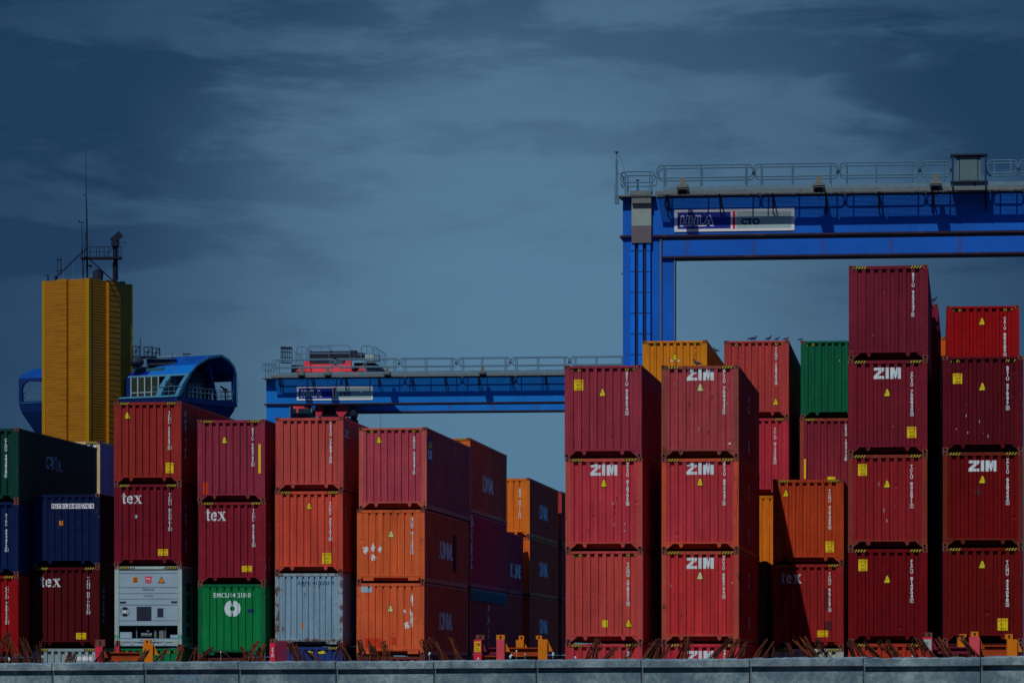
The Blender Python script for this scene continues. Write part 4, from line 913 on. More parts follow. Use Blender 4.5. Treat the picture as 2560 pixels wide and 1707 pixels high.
# bed in which the bars stand: low rubble heap behind the wall
random.seed(5)
rb = MB(); n = 150
prev = None; rws = []
for k in range(n + 1):
    s = ss[0] + (ss[-1] - ss[0]) * k / n; zt = ztop(s) - 0.10
    rws.append([(s, 0.42, zt - 0.25), (s, 0.7, zt + random.uniform(-0.05, 0.03)), (s, 1.1, zt + random.uniform(-0.06, 0.06)), (s, 1.5, zt + random.uniform(-0.12, 0.02)), (s, 2.2, zt - 0.5), (s, 2.6, 0.0)])
for a, b_ in zip(rws, rws[1:]):
    for j in range(5): rb.poly([a[j], b_[j], b_[j + 1], a[j + 1]])
o = rb.build('rubble_bank', M['rust_dark']); o.location = (WL.x, WL.y, 0); o.rotation_euler = (0, 0, wang); tag(o, 'low bank of dark rubble heaped behind the wall', 'rubble', kind='stuff')
# pale debris on the wall
pb = [(1073, 1636, 7), (1277, 1641, 9), (1291, 1629, 6), (1312, 1636, 4), (1382, 1636, 9), (1438, 1644, 6), (1571, 1633, 6), (1571, 1638, 4), (22, 1650, 9), (105, 1642, 6), (1196, 1647, 7), (2281, 1641, 5), (552, 1630, 4)]
dn = ['by the far left rebar tepee', 'in front of the far left white container', 'before the bright green container', 'right of the lowest orange container', 'under the crimson post', 'left of the orange beam', 'on the orange beam', 'right end of the orange beam', 'right of the tall orange post', 'below the first red stack', 'upper piece by the rebar before the first red stack', 'lower piece by the rebar before the first red stack', 'before the tallest stack']
for (px, py, w), d_ in zip(sorted(pb), dn):
    Y = wy(px) + 0.35; p = at(px, py, Y); r_ = w / 2 / (F / Y); mb = MB(); rnd = random.Random(px)
    zc = ztop(wall_s(px)) + 0.01; p.z = max(zc, p.z)
    for k in range(3): mb.ball((rnd.uniform(-.4, .4) * r_, 0, k * r_ * 0.5), r_ * rnd.uniform(0.5, 0.9), 6, 4, (1, 1, rnd.uniform(0.5, 1.2)))
    mb.bar((0, 0, 0), (0, 0, -max(0.02, p.z - zc + 0.05)), 0.0022)
    o = mb.build('crumpled_scrap', M['pebble']); o.location = p; tag(o, f'small pale crumpled scrap {d_}', 'scrap', 'pale scraps along the wall')

# ------------------------------------------------------------------ steel bolster frames behind the wall
def bolster(label, Y, posts, beams, extra=()):
    """posts: (px0, px1, ytop, material, side material, dy); beams: (px0, px1, y0, y1, material)"""
    c0 = at(posts[0][0], HY, Y); t = empty('bolster_frame', (c0.x, Y, 0)); tag(t, label, 'steel frame', 'steel bolster frames behind the wall')
    L = lambda px, yy: (at(px, HY, yy).x - c0.x)
    for (x0, x1, yt, m1, m2, dy, cx0, cx1, cy) in posts:
        yy = Y + dy; b = MB(); z = at(0, yt, yy).z; xa, xb = L(x0, yy), L(x1, yy)
        b.box(xa, dy, 0, xb, dy + 0.02, z, 0); b.box(xa + 0.004, dy + 0.02, 0, xb, dy + 0.22, z - 0.01, 1)
        b.prism([(xb, dy + 0.08, z), (xb + 0.12, dy + 0.08, z - 0.25), (xb, dy + 0.08, z - 0.25)], (0, 0.03, 0), 1)
        o = b.build('post', [M[m1], M[m2]], t)
        cm = MB(); xc0, xc1 = L(cx0, yy), L(cx1, yy); zc = at(0, cy, yy).z
        cm.box(xc0, dy + 0.01, z + 0.002, xc1, dy + 0.16, zc, 0); cm.box((xc0 + xc1) / 2 - 0.018, dy + 0.004, z + 0.02, (xc0 + xc1) / 2 + 0.018, dy + 0.012, zc - 0.02, 1); cm.box(xc1 - 0.005, dy + 0.05, z + 0.02, xc1 + 0.004, dy + 0.11, zc - 0.02, 1)
        cm.build('corner_casting', [M['orange_steel'] if m2 == 'orange_steel' or m1 != 'crimson_steel' else M['casting'], M['dark']], o)
    for (x0, x1, y0, y1, m1, dy) in beams:
        yy = Y + dy; b = MB(); za, zb = at(0, y1, yy).z, at(0, y0, yy).z
        b.box(L(x0, yy), dy, za + 0.02, L(x1, yy), dy + 0.03, zb - 0.025); b.box(L(x0, yy), dy - 0.05, zb - 0.025, L(x1, yy), dy + 0.1, zb); b.box(L(x0, yy), dy - 0.05, za, L(x1, yy), dy + 0.1, za + 0.02)
        b.build('cross_beam', M[m1], t)
    for kd, x0, y0, x1, y1, mt, s in extra:
        b = MB(); p, q = L(x0, Y), L(x1, Y); za, zb = at(0, y1, Y).z, at(0, y0, Y).z
        b.box(p, -0.008, za, q, -0.001, zb, 0); o = b.build('sign_plate', [M[mt]], t)
        if s:
            v, f = fit(text2d(s, 0.1, 0.002), p + 0.012, za + 0.02, q - 0.012, zb - 0.02); me = bpy.data.meshes.new('lettering'); me.from_pydata([(a, -0.012, c) for a, c in v], [], f); me.materials.append(M['red_mark'] if mt == 'yellow' else M['black_mark']); put('lettering', me, o)
    return t
bolster('crimson-posted steel frame with a yellow sign plate, in front of the open gap', 76.5,
    [(1184, 1204, 1598, 'crimson_steel', 'plum_steel', 0.0, 1190, 1211, 1586)],
    [(1206, 1241, 1618, 1636, 'plum_steel', 0.3), (1204, 1240, 1638, 1660, 'rust_steel', 0.2)], [('s', 1186.5, 1603, 1201.5, 1629, 'yellow', 'ZIM\nICL')])
bolster('pink-fronted and orange steel frame with a brown beam, right of the yellow sign plate', 76.2,
    [(1241, 1261, 1598, 'pink_steel', 'orange_steel', 0.0, 1240.5, 1262, 1586), (1290, 1309, 1599, 'orange_steel', 'orange_steel', 2.2, 1297, 1310, 1588), (1345, 1368, 1597, 'orange_steel', 'orange_steel', 0.3, 1340, 1355, 1588)],
    [(1264, 1346, 1618, 1639, 'rust_steel', 0.4), (1264, 1346, 1640, 1665, 'plum_steel', 0.5)])
bolster('red-posted frame with an orange beam before the refrigerated container', 82.0,
    [(238, 256, 1615, 'crimson_steel', 'rust_steel', 0.0, 238, 262, 1598), (290, 298, 1616, 'crimson_steel', 'plum_steel', 1.2, 288, 299, 1600), (357, 382, 1608, 'orange_steel', 'orange_steel', 0.0, 359, 376, 1598)],
    [(262, 350, 1629, 1651, 'rust_steel', 0.3)])
bolster('crimson-posted frame with a white sign plate before the tallest stack', 73.0,
    [(2306, 2331, 1592, 'crimson_steel', 'plum_steel', 0.0, 2313, 2331, 1580)],
    [(2345, 2422, 1616, 1633, 'plum_steel', 0.5)], [('s', 2309, 1597, 2328, 1625, 'sign_grey', '')])
bolster('pink and orange steel frame with a brown beam before the stack at the right edge', 72.6,
    [(2424, 2449, 1590, 'pink_steel', 'rust_steel', 0.0, 2428, 2446, 1578), (2395, 2414, 1592, 'orange_steel', 'orange_steel', 1.0, 2400, 2416, 1584), (2518, 2543, 1597, 'orange_steel', 'orange_steel', 0.0, 2514, 2532, 1584)],
    [(2452, 2520, 1612, 1640, 'rust_steel', 0.4)])
# folded flat rack end lying before the pale grey container
p0 = at(674, HY, 126.5); t = empty('flat_rack', (p0.x, 126.5, 0)); tag(t, 'red flat rack end with vertical white letters before the pale grey container', 'flat rack')
b = MB(); zt = at(0, 1607, 126.5).z; b.box(0, 0, 0, 0.19, 0.16, zt); o = b.build('post', M['crimson_steel'], t)
b = MB(); b.box(0.02, 0.0, zt + 0.002, 0.18, 0.16, zt + 0.15, 0); b.box(0.075, -0.008, zt + 0.03, 0.125, -0.001, zt + 0.12, 1); b.build('corner_casting', [M['casting'], M['dark']], t)
b = MB(); b.box(0.195, 0.04, 0, 0.60, 0.12, zt + 0.08); b.build('end_panel', M['plum_steel'], t)
v, f = fit(text2d('Z\nI\nM', 0.1, 0.006, line=0.85), 0.06, at(0, 1642, 126.5).z, 0.14, at(0, 1618, 126.5).z); me = bpy.data.meshes.new('lettering'); me.from_pydata([(a, -0.006, c) for a, c in v], [], f); me.materials.append(M['white_mark']); put('lettering', me, o)

# ------------------------------------------------------------------ yard gantry cranes
def rail_panel(mb, x0, x1, z0, y, h=1.12, r=0.030, posts=None, mid=0.52):
    """rounded tubular guard rail between x0 and x1 standing on z0"""
    c = 0.16; zt = z0 + h; zm = z0 + h * mid
    pts = [(x0 + c, y, zm), (x0 + c * 0.3, y, zm + c * 0.3), (x0, y, zm + c), (x0, y, zt - c), (x0 + c * 0.3, y, zt - c * 0.3), (x0 + c, y, zt), (x1 - c, y, zt), (x1 - c * 0.3, y, zt - c * 0.3), (x1, y, zt - c), (x1, y, zm + c), (x1 - c * 0.3, y, zm + c * 0.3), (x1 - c, y, zm), (x0 + c, y, zm)]
    mb.tube(pts, r)
    for x in (posts or [x0 + 0.26, (x0 + x1) / 2, x1 - 0.26]): mb.bar((x, y, z0 - 0.1), (x, y, zt), r)
def floodlight(parent, x, y, z, s=1.0, swap=False):
    b = MB(); b.box(x - 0.24 * s, y - 0.35, z, x + 0.24 * s, y + 0.10, z + 0.13 * s, 0); b.prism([(x - 0.26 * s, y - 0.38, z - 0.07), (x + 0.26 * s, y - 0.38, z - 0.07), (x + 0.22 * s, y - 0.2, z), (x - 0.22 * s, y - 0.2, z)], (0, 0.3, 0), 0)
    b.box(x - 0.10 * s, y - 0.05, z + 0.13 * s, x + 0.10 * s, y + 0.08, z + 0.45 * s, 1); b.box(x - 0.14 * s, y, z - 0.25, x + 0.14 * s, y + 0.08, z - 0.07, 2)
    b.bar((x - 0.2 * s, y + 0.05, z - 0.07), (x - 0.02, y + 0.05, z - 0.5), 0.012, mi=2); b.bar((x + 0.2 * s, y + 0.05, z - 0.07), (x + 0.02, y + 0.05, z - 0.5), 0.012, mi=2)
    return b.build('floodlight', [M['galv_dull'], M['ochre'], M['gear_dark']], parent)
def crane(px0, Y, label, ytop, ymid, rear_dy, span_px, blue, panels, far=False):
    rz = -ANG; p = at(px0, HY, Y); O = Vector((p.x, p.y, 0)); t = empty('gantry_crane', O, rz); tag(t, label, 'gantry crane', 'blue gantry cranes over the yard')
    U = lambda px, py, ly=0.0: unproj(px, py, O, rz, ly)
    zt = U(px0, ytop).z; zb = U(px0, ymid).z; sp = 24.5; lw = 1.65; D = 1.2; c = (*base(*blue), 1)
    # girders
    b = MB(); b.box(0, 0, zb, sp + lw, D, zt); gf = b.build('girder', M['crane'], t, color=c)
    b = MB(); b.box(lw * 0 , rear_dy, zb, sp + lw, rear_dy + D, zt); gr = b.build('girder', M['crane_rusty'], t, color=c)
    for gg, yy in ((gf, 0), (gr, rear_dy)):
        f = MB(); f.box(-0.12, yy - 0.10, zb - 0.09, sp + lw + 0.12, yy + D + 0.10, zb - 0.004); f.box(-0.02, yy - 0.03, zt + 0.002, sp + lw + 0.02, yy + D + 0.03, zt + 0.035)
        f.build('flange', M['flange'], gg)
    # legs
    for yy in (0, rear_dy):
        for xx in (0, sp):
            b = MB(); b.box(xx, yy + 0.05, 1.6, xx + lw, yy + D - 0.05, zb - 0.092); lg = b.build('leg', M['crane'], t, color=c)
            f = MB(); f.box(xx + lw - 0.02, yy - 0.02, 1.6, xx + lw + 0.03, yy + 0.048, zb - 0.1)
            for k in range(3): f.bar((xx - 0.1, yy + 0.5, zb - 1.6 - k * 5), (xx, yy + 0.5, zb - 1.6 - k * 5), 0.05)
            f.build('leg_flange', M['galv_dull'], lg)
    b = MB()
    for xx in (0, sp): b.box(xx, -1.0, 0.9, xx + lw, rear_dy + D + 1.0, 1.58)
    b.build('sill_beam', M['crane'], t, color=c)
    for xx in (0.1, sp + 0.1):
        for yy in (-0.6, 1.2, rear_dy - 0.6, rear_dy + 1.2):
            w = MB(); w.bar((xx, yy, 0.75), (xx + 0.6, yy, 0.75), 0.74, 20); w.bar((xx - 0.02, yy, 0.75), (xx + 0.62, yy, 0.75), 0.3, 12, mi=1); w.build('wheel', [M['dark'], M['galv_dull']], t)
    # walkway along the camera side of the front girder
    zw = U(panels[0][0], 483 if not far else 941.5, -1.0).z; x0 = U(panels[0][0], 480, -1.0).x - 0.1; x1 = sp + lw
    b = MB()
    b.box(x0, -1.04, zw - 0.07, x1, -0.98, zw + 0.09, 0)
    b.box(x0, -0.03, zw - 0.07, x1, 0.03, zw + 0.03, 0)
    for k in range(22): yy = -0.96 + k * 0.043; b.box(x0, yy, zw, x1, yy + 0.013, zw + 0.012, 0)
    b.build('walkway', M['galv_dull'], t)
    b = MB(); x = x0 + 0.4
    while x < x1 - 1.2:
        ln = random.uniform(1.6, 3.2); b.box(x, -1.035, zw + 0.10, min(x + ln, x1), -1.02, zw + 0.27); x += ln + 0.06
    b.build('toe_board', M['galv'], t)
    b = MB(); x = x0 + 0.5
    brs = []
    while x < x1:
        b.beam((x, -1.0, zw - 0.08), (x, 0.0, zw - 0.09), 0.06, 0.06); b.beam((x, -0.95, zw - 0.10), (x + 0.0, -0.01, zw - 0.85), 0.05, 0.05, (1, 0, 0)); b.box(x - 0.05, -0.02, zt - 0.6, x + 0.05, -0.001, zw); x += 2.28
    b.build('walkway_bracket', M['gear_dark'], t)
    for k, (a, b2) in enumerate(panels):
        xa = U(a, 480, -1.0).x; xb = U(b2, 480, -1.0).x
        for yy, mt in ((-1.0, 'galv' if far else 'rail_dark'), (-0.06, 'rail_dark')):
            r_ = MB(); xs = [xa + 0.3, xa + 0.3 + (xb - xa - 0.6) * 0.45, xb - 0.3] if xb - xa > 2.2 else [xa + 0.28, xb - 0.28]
            rail_panel(r_, xa, xb, zw + 0.06, yy, posts=xs, r=0.033); r_.build('guard_rail', M[mt], t)
        kn = MB(); xx = (xb + U(b2 + 4, 480, -1.0).x) / 2; kn.box(xx - 0.07, -1.04, zw + 0.74, xx + 0.07, -0.96, zw + 0.86); kn.build('rail_coupler', M['gear_dark'], t)
    # rear girder walkway and rails
    b = MB(); zr = zt + 0.12; b.box(x0, rear_dy + D, zr - 0.05, x1, rear_dy + D + 1.0, zr); b.build('rear_walkway', M['galv_dull'], t)
    r_ = MB(); x = x0
    while x < x1 - 1:
        rail_panel(r_, x, x + 3.9, zr, rear_dy + D + 0.95, r=0.03); x += 4.0
    r_.build('rear_guard_rail', M['rail_dark'], t)
    # sign
    return t, U, zt, zb, zw, c
def crane_sign(t, U, x0, y0, x1, y1):
    a, b_ = U(x0, y1, -0.04), U(x1, y0, -0.04); W_ = b_.x - a.x; H_ = b_.z - a.z
    m = MB(); m.box(a.x, -0.045, a.z, b_.x, -0.004, b_.z); s = m.build('sign', M['sign_white'], t)
    X = lambda q: a.x + W_ * q
    Zf = lambda q: a.z + H_ * q
    for nm, q0, q1, mt, e in (('navy_panel', 0.026, 0.469, 'sign_blue', 0.13), ('red_bar', 0.488, 0.508, 'sign_red', 0.11), ('grey_panel', 0.518, 0.974, 'sign_grey', 0.13)):
        m = MB(); m.box(X(q0), -0.050, Zf(e), X(q1), -0.0455, Zf(1 - e + 0.02)); m.build(nm, M[mt], s)
    # outlined letters H H L A drawn as strokes
    st = MB(); bx, bz, w, h = X(0.05), Zf(0.26), W_ * 0.265, H_ * 0.46; th = H_ * 0.046
    P = lambda u, v: (bx + w * u, bz + h * v)
    def stroke(pts, closed=True):
        pp = pts + [pts[0]] if closed else pts
        for (u0, v0), (u1, v1) in zip(pp, pp[1:]):
            p, q = P(u0, v0), P(u1, v1); st.beam((p[0], -0.053, p[1]), (q[0], -0.053, q[1]), th, 0.005, (0, 1, 0))
    def hh(o): stroke([(o, 0), (o + .03, 1), (o + .11, 1), (o + .10, .6), (o + .19, .6), (o + .20, 1), (o + .28, 1), (o + .26, 0), (o + .17, 0), (o + .18, .4), (o + .09, .4), (o + .08, 0)])
    hh(0.0); hh(0.27)
    stroke([(.54, 0), (.56, 1), (.64, 1), (.63, .2), (.74, .2), (.88, 1), (.94, 1), (1.05, 0), (.95, 0), (.93, .2), (.84, .2), (.80, 0), (.54, 0)], False); stroke([(.86, .36), (.92, .36), (.90, .62)])
    st.build('lettering', M['sign_white'], s)
    v, f = fit(text2d('CTO', 0.4, 0.026), X(0.556), Zf(0.27), X(0.713), Zf(0.58)); me = bpy.data.meshes.new('lettering'); me.from_pydata([(p, -0.053, q) for p, q in v], [], f); me.materials.append(M['navy_mark']); put('lettering', me, s)
BIGP = [(1643, 1882), (1885.5, 2093), (2099, 2297), (2302, 2376), (2469.5, 2544), (2548, 2760), (2764, 2960)]
t, U, zt, zb, zw, cb = crane(1557, 159.0, 'large blue gantry crane whose girder and left leg stand at the right of the picture', 496, 589, 8.4, 0, (0, 72, 160), BIGP)
crane_sign(t, U, 1686, 521, 1986, 580)
for px in (1707, 2047, 2339, 2620): q = U(px, 478, -0.95); floodlight(t, q.x, -1.1, zw + 0.17, 1.0)
# cover plates and cable trays on the leg
a = U(1579, 606, -0.2); b_ = U(1628, 506, -0.2); zm = U(1600, 565, -0.2).z
b = MB(); b.box(a.x, -0.22, zm, b_.x, -0.02, b_.z); b.box(a.x + 0.03, -0.225, zm + 0.18, a.x + 0.06, -0.221, b_.z - 0.1); b.build('cover_plate', M['grey_plate'], t)
b = MB(); b.box(a.x, -0.21, a.z, b_.x, -0.02, zm - 0.003); b.box(a.x, -0.22, a.z - 0.03, b_.x, -0.02, a.z - 0.002); b.build('cover_mesh', M['brown_plate'], t)
b = MB(); q = U(1575, 486, -0.3); q2 = U(1628, 480, -0.3); b.box(q.x, -0.45, q.z - 0.12, q2.x, 0.2, q2.z + 0.05); b.box(q.x + 0.08, -0.40, q.z - 0.40, q2.x, 0.0, q.z - 0.13); b.build('hatch', M['galv_dull'], t)
for x0, x1 in ((1577, 1587), (1596, 1607), (1616.5, 1626)):
    b = MB(); p, q = U(x0, 700, -0.1).x, U(x1, 700, -0.1).x; b.box(p, -0.16, 2.0, q, 0.04, a.z - 0.03); z = 3.0
    tr = b.build('cable_tray', M['crane'], t, color=(*base(0, 88, 190), 1))
    k = MB()
    while z < a.z - 0.3: k.box(p - 0.01, -0.17, z, q + 0.01, -0.161, z + 0.03); z += 0.9
    k.build('tray_clip', M['gear_dark'], tr)
for x0, x1 in ((1588, 1595), (1608, 1615.5)):
    b = MB(); p, q = U(x0, 700, -0.1).x, U(x1, 700, -0.1).x; b.box(p, -0.03, 2.0, q, 0.04, a.z - 0.03); b.build('cable_bundle', M['navy_mark'], t)
# end platform, antenna and lights
b = MB(); pa, pb_ = U(1552, 480, -0.4), U(1637, 480, -0.4); zp = zt + 0.12
rail_panel(b, pa.x, pb_.x, zp, -0.4, h=0.98, posts=[pa.x + 0.2, pb_.x - 0.22]); rail_panel(b, pa.x, pb_.x, zp, 0.9, h=0.98, posts=[pa.x + 0.2, pb_.x - 0.22])
for yy in (-0.4, 0.9): pass
b.bar((pa.x, -0.4, zp + 0.9), (pa.x, 0.9, zp + 0.9), 0.024); b.bar((pa.x, -0.4, zp + 0.45), (pa.x, 0.9, zp + 0.45), 0.024); b.build('end_rail', M['rail_dark'], t)
b = MB(); b.box(pa.x - 0.1, -0.45, zp - 0.10, pb_.x, 0.95, zp - 0.04); b.build('end_platform', M['galv_dull'], t)
ma = U(1541.5, 505, -0.3); mt_ = U(1541.5, 379, -0.3)
b = MB(); b.bar((ma.x, -0.3, ma.z), (ma.x, -0.3, mt_.z - 0.35), 0.05); b.bar((ma.x, -0.3, mt_.z - 0.35), (ma.x, -0.3, mt_.z), 0.022); b.bar((ma.x, -0.3, mt_.z - 0.02), (ma.x, -0.3, mt_.z + 0.04), 0.11, 12, 0.05); b.bar((ma.x, -0.3, mt_.z - 0.07), (ma.x, -0.3, mt_.z - 0.02), 0.04, 8, 0.10)
b.box(ma.x - 0.08, -0.38, ma.z - 0.1, ma.x + 0.1, -0.22, ma.z + 0.3); b.beam((ma.x, -0.3, ma.z + 0.1), (pa.x, -0.3, zp - 0.07), 0.08, 0.08); b.bar((ma.x, -0.3, ma.z + 1.2), (pa.x + 0.2, -0.3, ma.z + 1.25), 0.02)
cp = [(ma.x + 0.03, -0.3, mt_.z - 0.03), (ma.x + 0.20, -0.3, mt_.z - 0.35), (ma.x + 0.32, -0.3, mt_.z - 0.75), (ma.x + 0.36, -0.3, mt_.z - 0.95), (ma.x + 0.33, -0.3, ma.z + 1.3)]
b.tube(cp, 0.011, 5); b.tube([(ma.x - 0.02, -0.3, ma.z + 0.95), (ma.x - 0.09, -0.3, ma.z + 0.6), (ma.x - 0.08, -0.3, ma.z + 0.2), (ma.x + 0.05, -0.3, ma.z)], 0.012, 5)
b.build('antenna_mast', M['rail_dark'], t)
q = U(1592, 482, 0.3); b = MB(); b.prism([(q.x - 0.12, 0.3, q.z), (q.x + 0.08, 0.3, q.z), (q.x + 0.08, 0.3, q.z + 0.2), (q.x, 0.3, q.z + 0.15)], (0, 0.2, 0), 1); b.bar((q.x + 0.03, 0.4, q.z + 0.1), (q.x + 0.03, 0.4, q.z + 0.5), 0.03); b.bar((q.x + 0.03, 0.4, q.z + 0.5), (q.x + 0.03, 0.4, q.z + 0.57), 0.03, 8, 0.08); b.build('beacon', [M['gear_dark'], M['crane']], t, color=cb)
# electrical cabinet on the walkway
a = U(2376, 480, -1.05); b_ = U(2469, 386, -1.05); b = MB()
for x in (a.x + 0.06, b_.x - 0.12): b.box(x, -1.12, zw, x + 0.08, -1.04, b_.z)
b.box(a.x, -1.15, b_.z - 0.04, b_.x, -0.3, b_.z + 0.03); z1 = U(2400, 454, -1.05).z; b.box(a.x, -1.15, z1 - 0.04, b_.x, -0.3, z1 + 0.02); cf = b.build('cabinet_frame', M['gear_dark'], t)
cx0, cx1 = U(2391, 450, -1.0).x, U(2452, 450, -1.0).x; z2 = U(2400, 392, -1.0).z
b = MB(); b.box(cx0, -1.0, z1 + 0.04, cx1, -0.4, z2, 0); b.box(cx0 + 0.15, -1.012, z1 + 0.06, cx1 - 0.15, -1.001, z2 - 0.03, 1); b.box(cx0 + 0.11, -1.014, z1 + 0.06, cx0 + 0.15, -1.001, z2 - 0.03, 2); b.box(cx1 - 0.15, -1.014, z1 + 0.06, cx1 - 0.11, -1.001, z2 - 0.03, 2)
b.box(cx0 + 0.1, -0.9, zw + 0.1, cx1 - 0.2, -0.5, z1 - 0.05, 2); b.build('electrical_cabinet', [M['cabinet'], M['cabinet'], M['gear_dark']], cf)

SMP = [(681, 836), (838.5, 995), (999, 1138), (1144, 1273), (1278, 1421), (1425.5, 1565), (1569, 1700)]
t2, U2, zt2, zb2, zw2, cb2 = crane(665.5, 250.0, 'smaller-looking distant blue gantry crane with a red trolley on its girder', 946, 1009, 8.4, 0, (0, 88, 168), SMP, far=True)
crane_sign(t2, U2, 742, 965, 932, 1001)
for px in (754, 820, 969, 1207): q = U2(px, 938, -0.95); floodlight(t2, q.x, -1.1, zw2 + 0.10, 0.95)
# left end rail
b = MB(); p, q = U2(656, 940, -0.6), U2(681, 940, -0.6); rail_panel(b, p.x, q.x, zw2, -0.6, h=0.95, posts=[p.x + 0.2, q.x - 0.1]); rail_panel(b, p.x, q.x, zw2, 0.5, h=0.95, posts=[p.x + 0.2, q.x - 0.1]); b.build('end_rail', M['rail_dark'], t2)
b = MB(); b.box(p.x, -0.65, zw2 - 0.1, q.x, 0.9, zw2 - 0.03); b.build('end_platform', M['galv_dull'], t2)
# trolley
tr = MB(); V = lambda px, py, ly=4.0: U2(px, py, ly)
a, b_ = V(736, 943, 1.4), V(904, 929, 1.4); zc0 = zt2 + 0.16
tr.box(a.x, 1.4, zc0, b_.x, 7.8, b_.z); a, b_ = V(760, 929, 2.0), V(878, 905, 2.0)
tr.box(a.x + 0.35, 2.2, a.z, b_.x - 0.35, 7.0, b_.z - 0.1)
for x in (a.x, b_.x - 0.42): tr.prism([(x - 0.05, 1.9, a.z), (x + 0.47, 1.9, a.z), (x + 0.40, 1.9, b_.z + 0.1), (x + 0.04, 1.9, b_.z + 0.1)], (0, 0.4, 0))
a2 = V(736, 929, 1.4)
for x in (a2.x + 0.1, V(893, 929, 1.4).x): tr.prism([(x, 1.35, a2.z), (x + 0.7, 1.35, a2.z), (x + 0.36, 1.35, a2.z + 0.4)], (0, 0.3, 0))
T = tr.build('trolley', M['red_paint'], t2)
b = MB(); y0 = 3.0; p, q = V(778, 890, y0), V(876, 890, y0); b.bar((p.x, y0, p.z), (q.x, y0, p.z), 0.33, 18)
for x in (p.x, (p.x + q.x) / 2, q.x): b.bar((x - 0.04, y0, p.z), (x + 0.04, y0, p.z), 0.37, 18)
b.box(p.x - 0.2, y0 - 0.3, zc0 + 0.5, q.x, y0 + 0.3, p.z - 0.3); b.build('rope_drum', M['gear_dark'], T)
b = MB(); p, q = V(880, 900, y0), V(911, 880, y0); b.box(p.x, y0 - 0.3, p.z, p.x + 0.35, y0 + 0.3, q.z + 0.1); b.bar((p.x + 0.3, y0, (p.z + q.z) / 2), (q.x, y0, (p.z + q.z) / 2), 0.24, 12); b.build('hoist_motor', M['gear_dark'], T)
b = MB(); p, q = V(912, 902, y0), V(945, 886, y0); b.box(p.x, y0, p.z, q.x, y0 + 1, q.z); b.build('resistor_box', M['lamp_glass'], T)
b = MB(); p, q = V(885, 940, 3.4), V(965, 906, 3.4); b.box(p.x, 3.4, zc0, q.x - 0.8, 6.5, q.z); b.prism([(q.x - 0.8, 3.4, zc0), (q.x, 3.4, zc0), (q.x - 0.1, 3.4, zc0 + 0.4), (q.x - 0.8, 3.4, q.z)], (0, 3, 0)); b.build('machine_house', M['gear_dark'], T); b = MB(); p, q = V(728, 940, 3.4), V(756, 912, 3.4); b.box(p.x, 3.4, zc0, q.x, 6, q.z); b.build('machine_house', M['gear_dark'], T)
b = MB(); rz0 = V(800, 902, 2.6).z
for x0, x1, yt, yy in ((742, 767, 866.5, 2.6), (771, 875, 864, 2.6), (774, 830, 868.5, 6.5), (903, 931, 864.5, 2.6)):
    p, q = V(x0, yt, yy), V(x1, yt, yy); c_ = 0.14; z0 = V(x0, 903, yy).z
    b.tube([(p.x, yy, z0), (p.x, yy, p.z - c_), (p.x + c_, yy, p.z), (q.x - c_, yy, p.z), (q.x, yy, p.z - c_), (q.x, yy, z0)], 0.03); b.bar((p.x, yy, (z0 + p.z) / 2), (q.x, yy, (z0 + p.z) / 2), 0.022); b.bar(((p.x + q.x) / 2, yy, z0), ((p.x + q.x) / 2, yy, p.z), 0.022)
for k in range(7):
    f_ = k / 6; p = V(935 + 31 * f_, 865 + 21 * f_, 2.6); b.bar((p.x, 2.6, p.z - 1.05), p, 0.022)
p, q = V(935, 865, 2.6), V(966, 886, 2.6); b.bar(p, q, 0.03); b.bar((p.x, 2.6, p.z - 0.55), (q.x, 2.6, q.z - 0.55), 0.024)
for k in range(5): p = V(738 + 3.4 * k, 880 + 2 * k, 2.6); b.bar((p.x, 2.6, p.z - 0.9), p, 0.02)
p, q = V(738, 879, 2.6), V(754, 887, 2.6); b.bar(p, q, 0.03)
b.build('trolley_rail', M['rail_dark'], T)
b = MB(); 
for px in (702.5, 706, 710, 714, 719, 724, 730):
    p = V(px, 868 + (3 if px > 722 else 0), 2.4); q = V(px, 907, 2.4); b.bar(p, q, 0.03)
for py in (869, 880, 893, 907): b.bar(V(702, py, 2.4), V(730, py + 1, 2.4), 0.035 if py != 869 else 0.09)
b.build('ladder_cage', M['gear_dark'], T)
# under the girder: operator cabin, hoist sheaves, cable reel
b = MB(); p, q = V(729, 1060, 3.0), V(781, 1012, 3.0)
b.box(p.x, 3.0, q.z - 0.25, q.x - 0.3, 5.2, q.z, 0); b.box(V(741, 0, 3.0).x, 2.98, p.z, V(746, 0, 3.0).x, 3.1, q.z - 0.25, 0); b.prism([(V(755, 0).x, 2.98, V(0, 1022, 3).z), (V(776, 0).x, 2.98, V(0, 1023, 3).z), (V(758, 0).x, 2.98, V(0, 1011, 3).z)], (0, 0.2, 0), 0)
b.box(p.x + 0.05, 3.02, p.z, q.x - 0.1, 5.0, q.z - 0.26, 1); b.box(q.x - 0.1, 2.95, p.z, q.x, 3.1, q.z - 0.2, 2); b.build('operator_cabin', [M['red_paint'], M['machine_glass'], M['galv']], T)
b = MB()
for x0, x1, y0_ in ((786, 807, 1018), (838, 868, 1018)):
    p, q = V(x0, y0_, 3.2), V(x1, 1042, 3.2); m_ = (p.x + q.x) / 2; b.prism([(p.x, 3.2, p.z), (q.x, 3.2, p.z), (q.x - 0.05, 3.2, p.z - 0.35), (m_ + 0.12, 3.2, q.z), (m_ - 0.12, 3.2, q.z), (p.x + 0.05, 3.2, p.z - 0.35)], (0, 0.5, 0))
    b.bar((m_, 3.1, p.z + 0.1), (m_, 3.8, p.z + 0.1), 0.18, 14)
p, q = V(796, 1042, 3.3), V(868, 1050, 3.3); b.box(p.x, 3.3, q.z, q.x, 5.5, p.z); b.build('hoist_block', M['dark_red'], T)
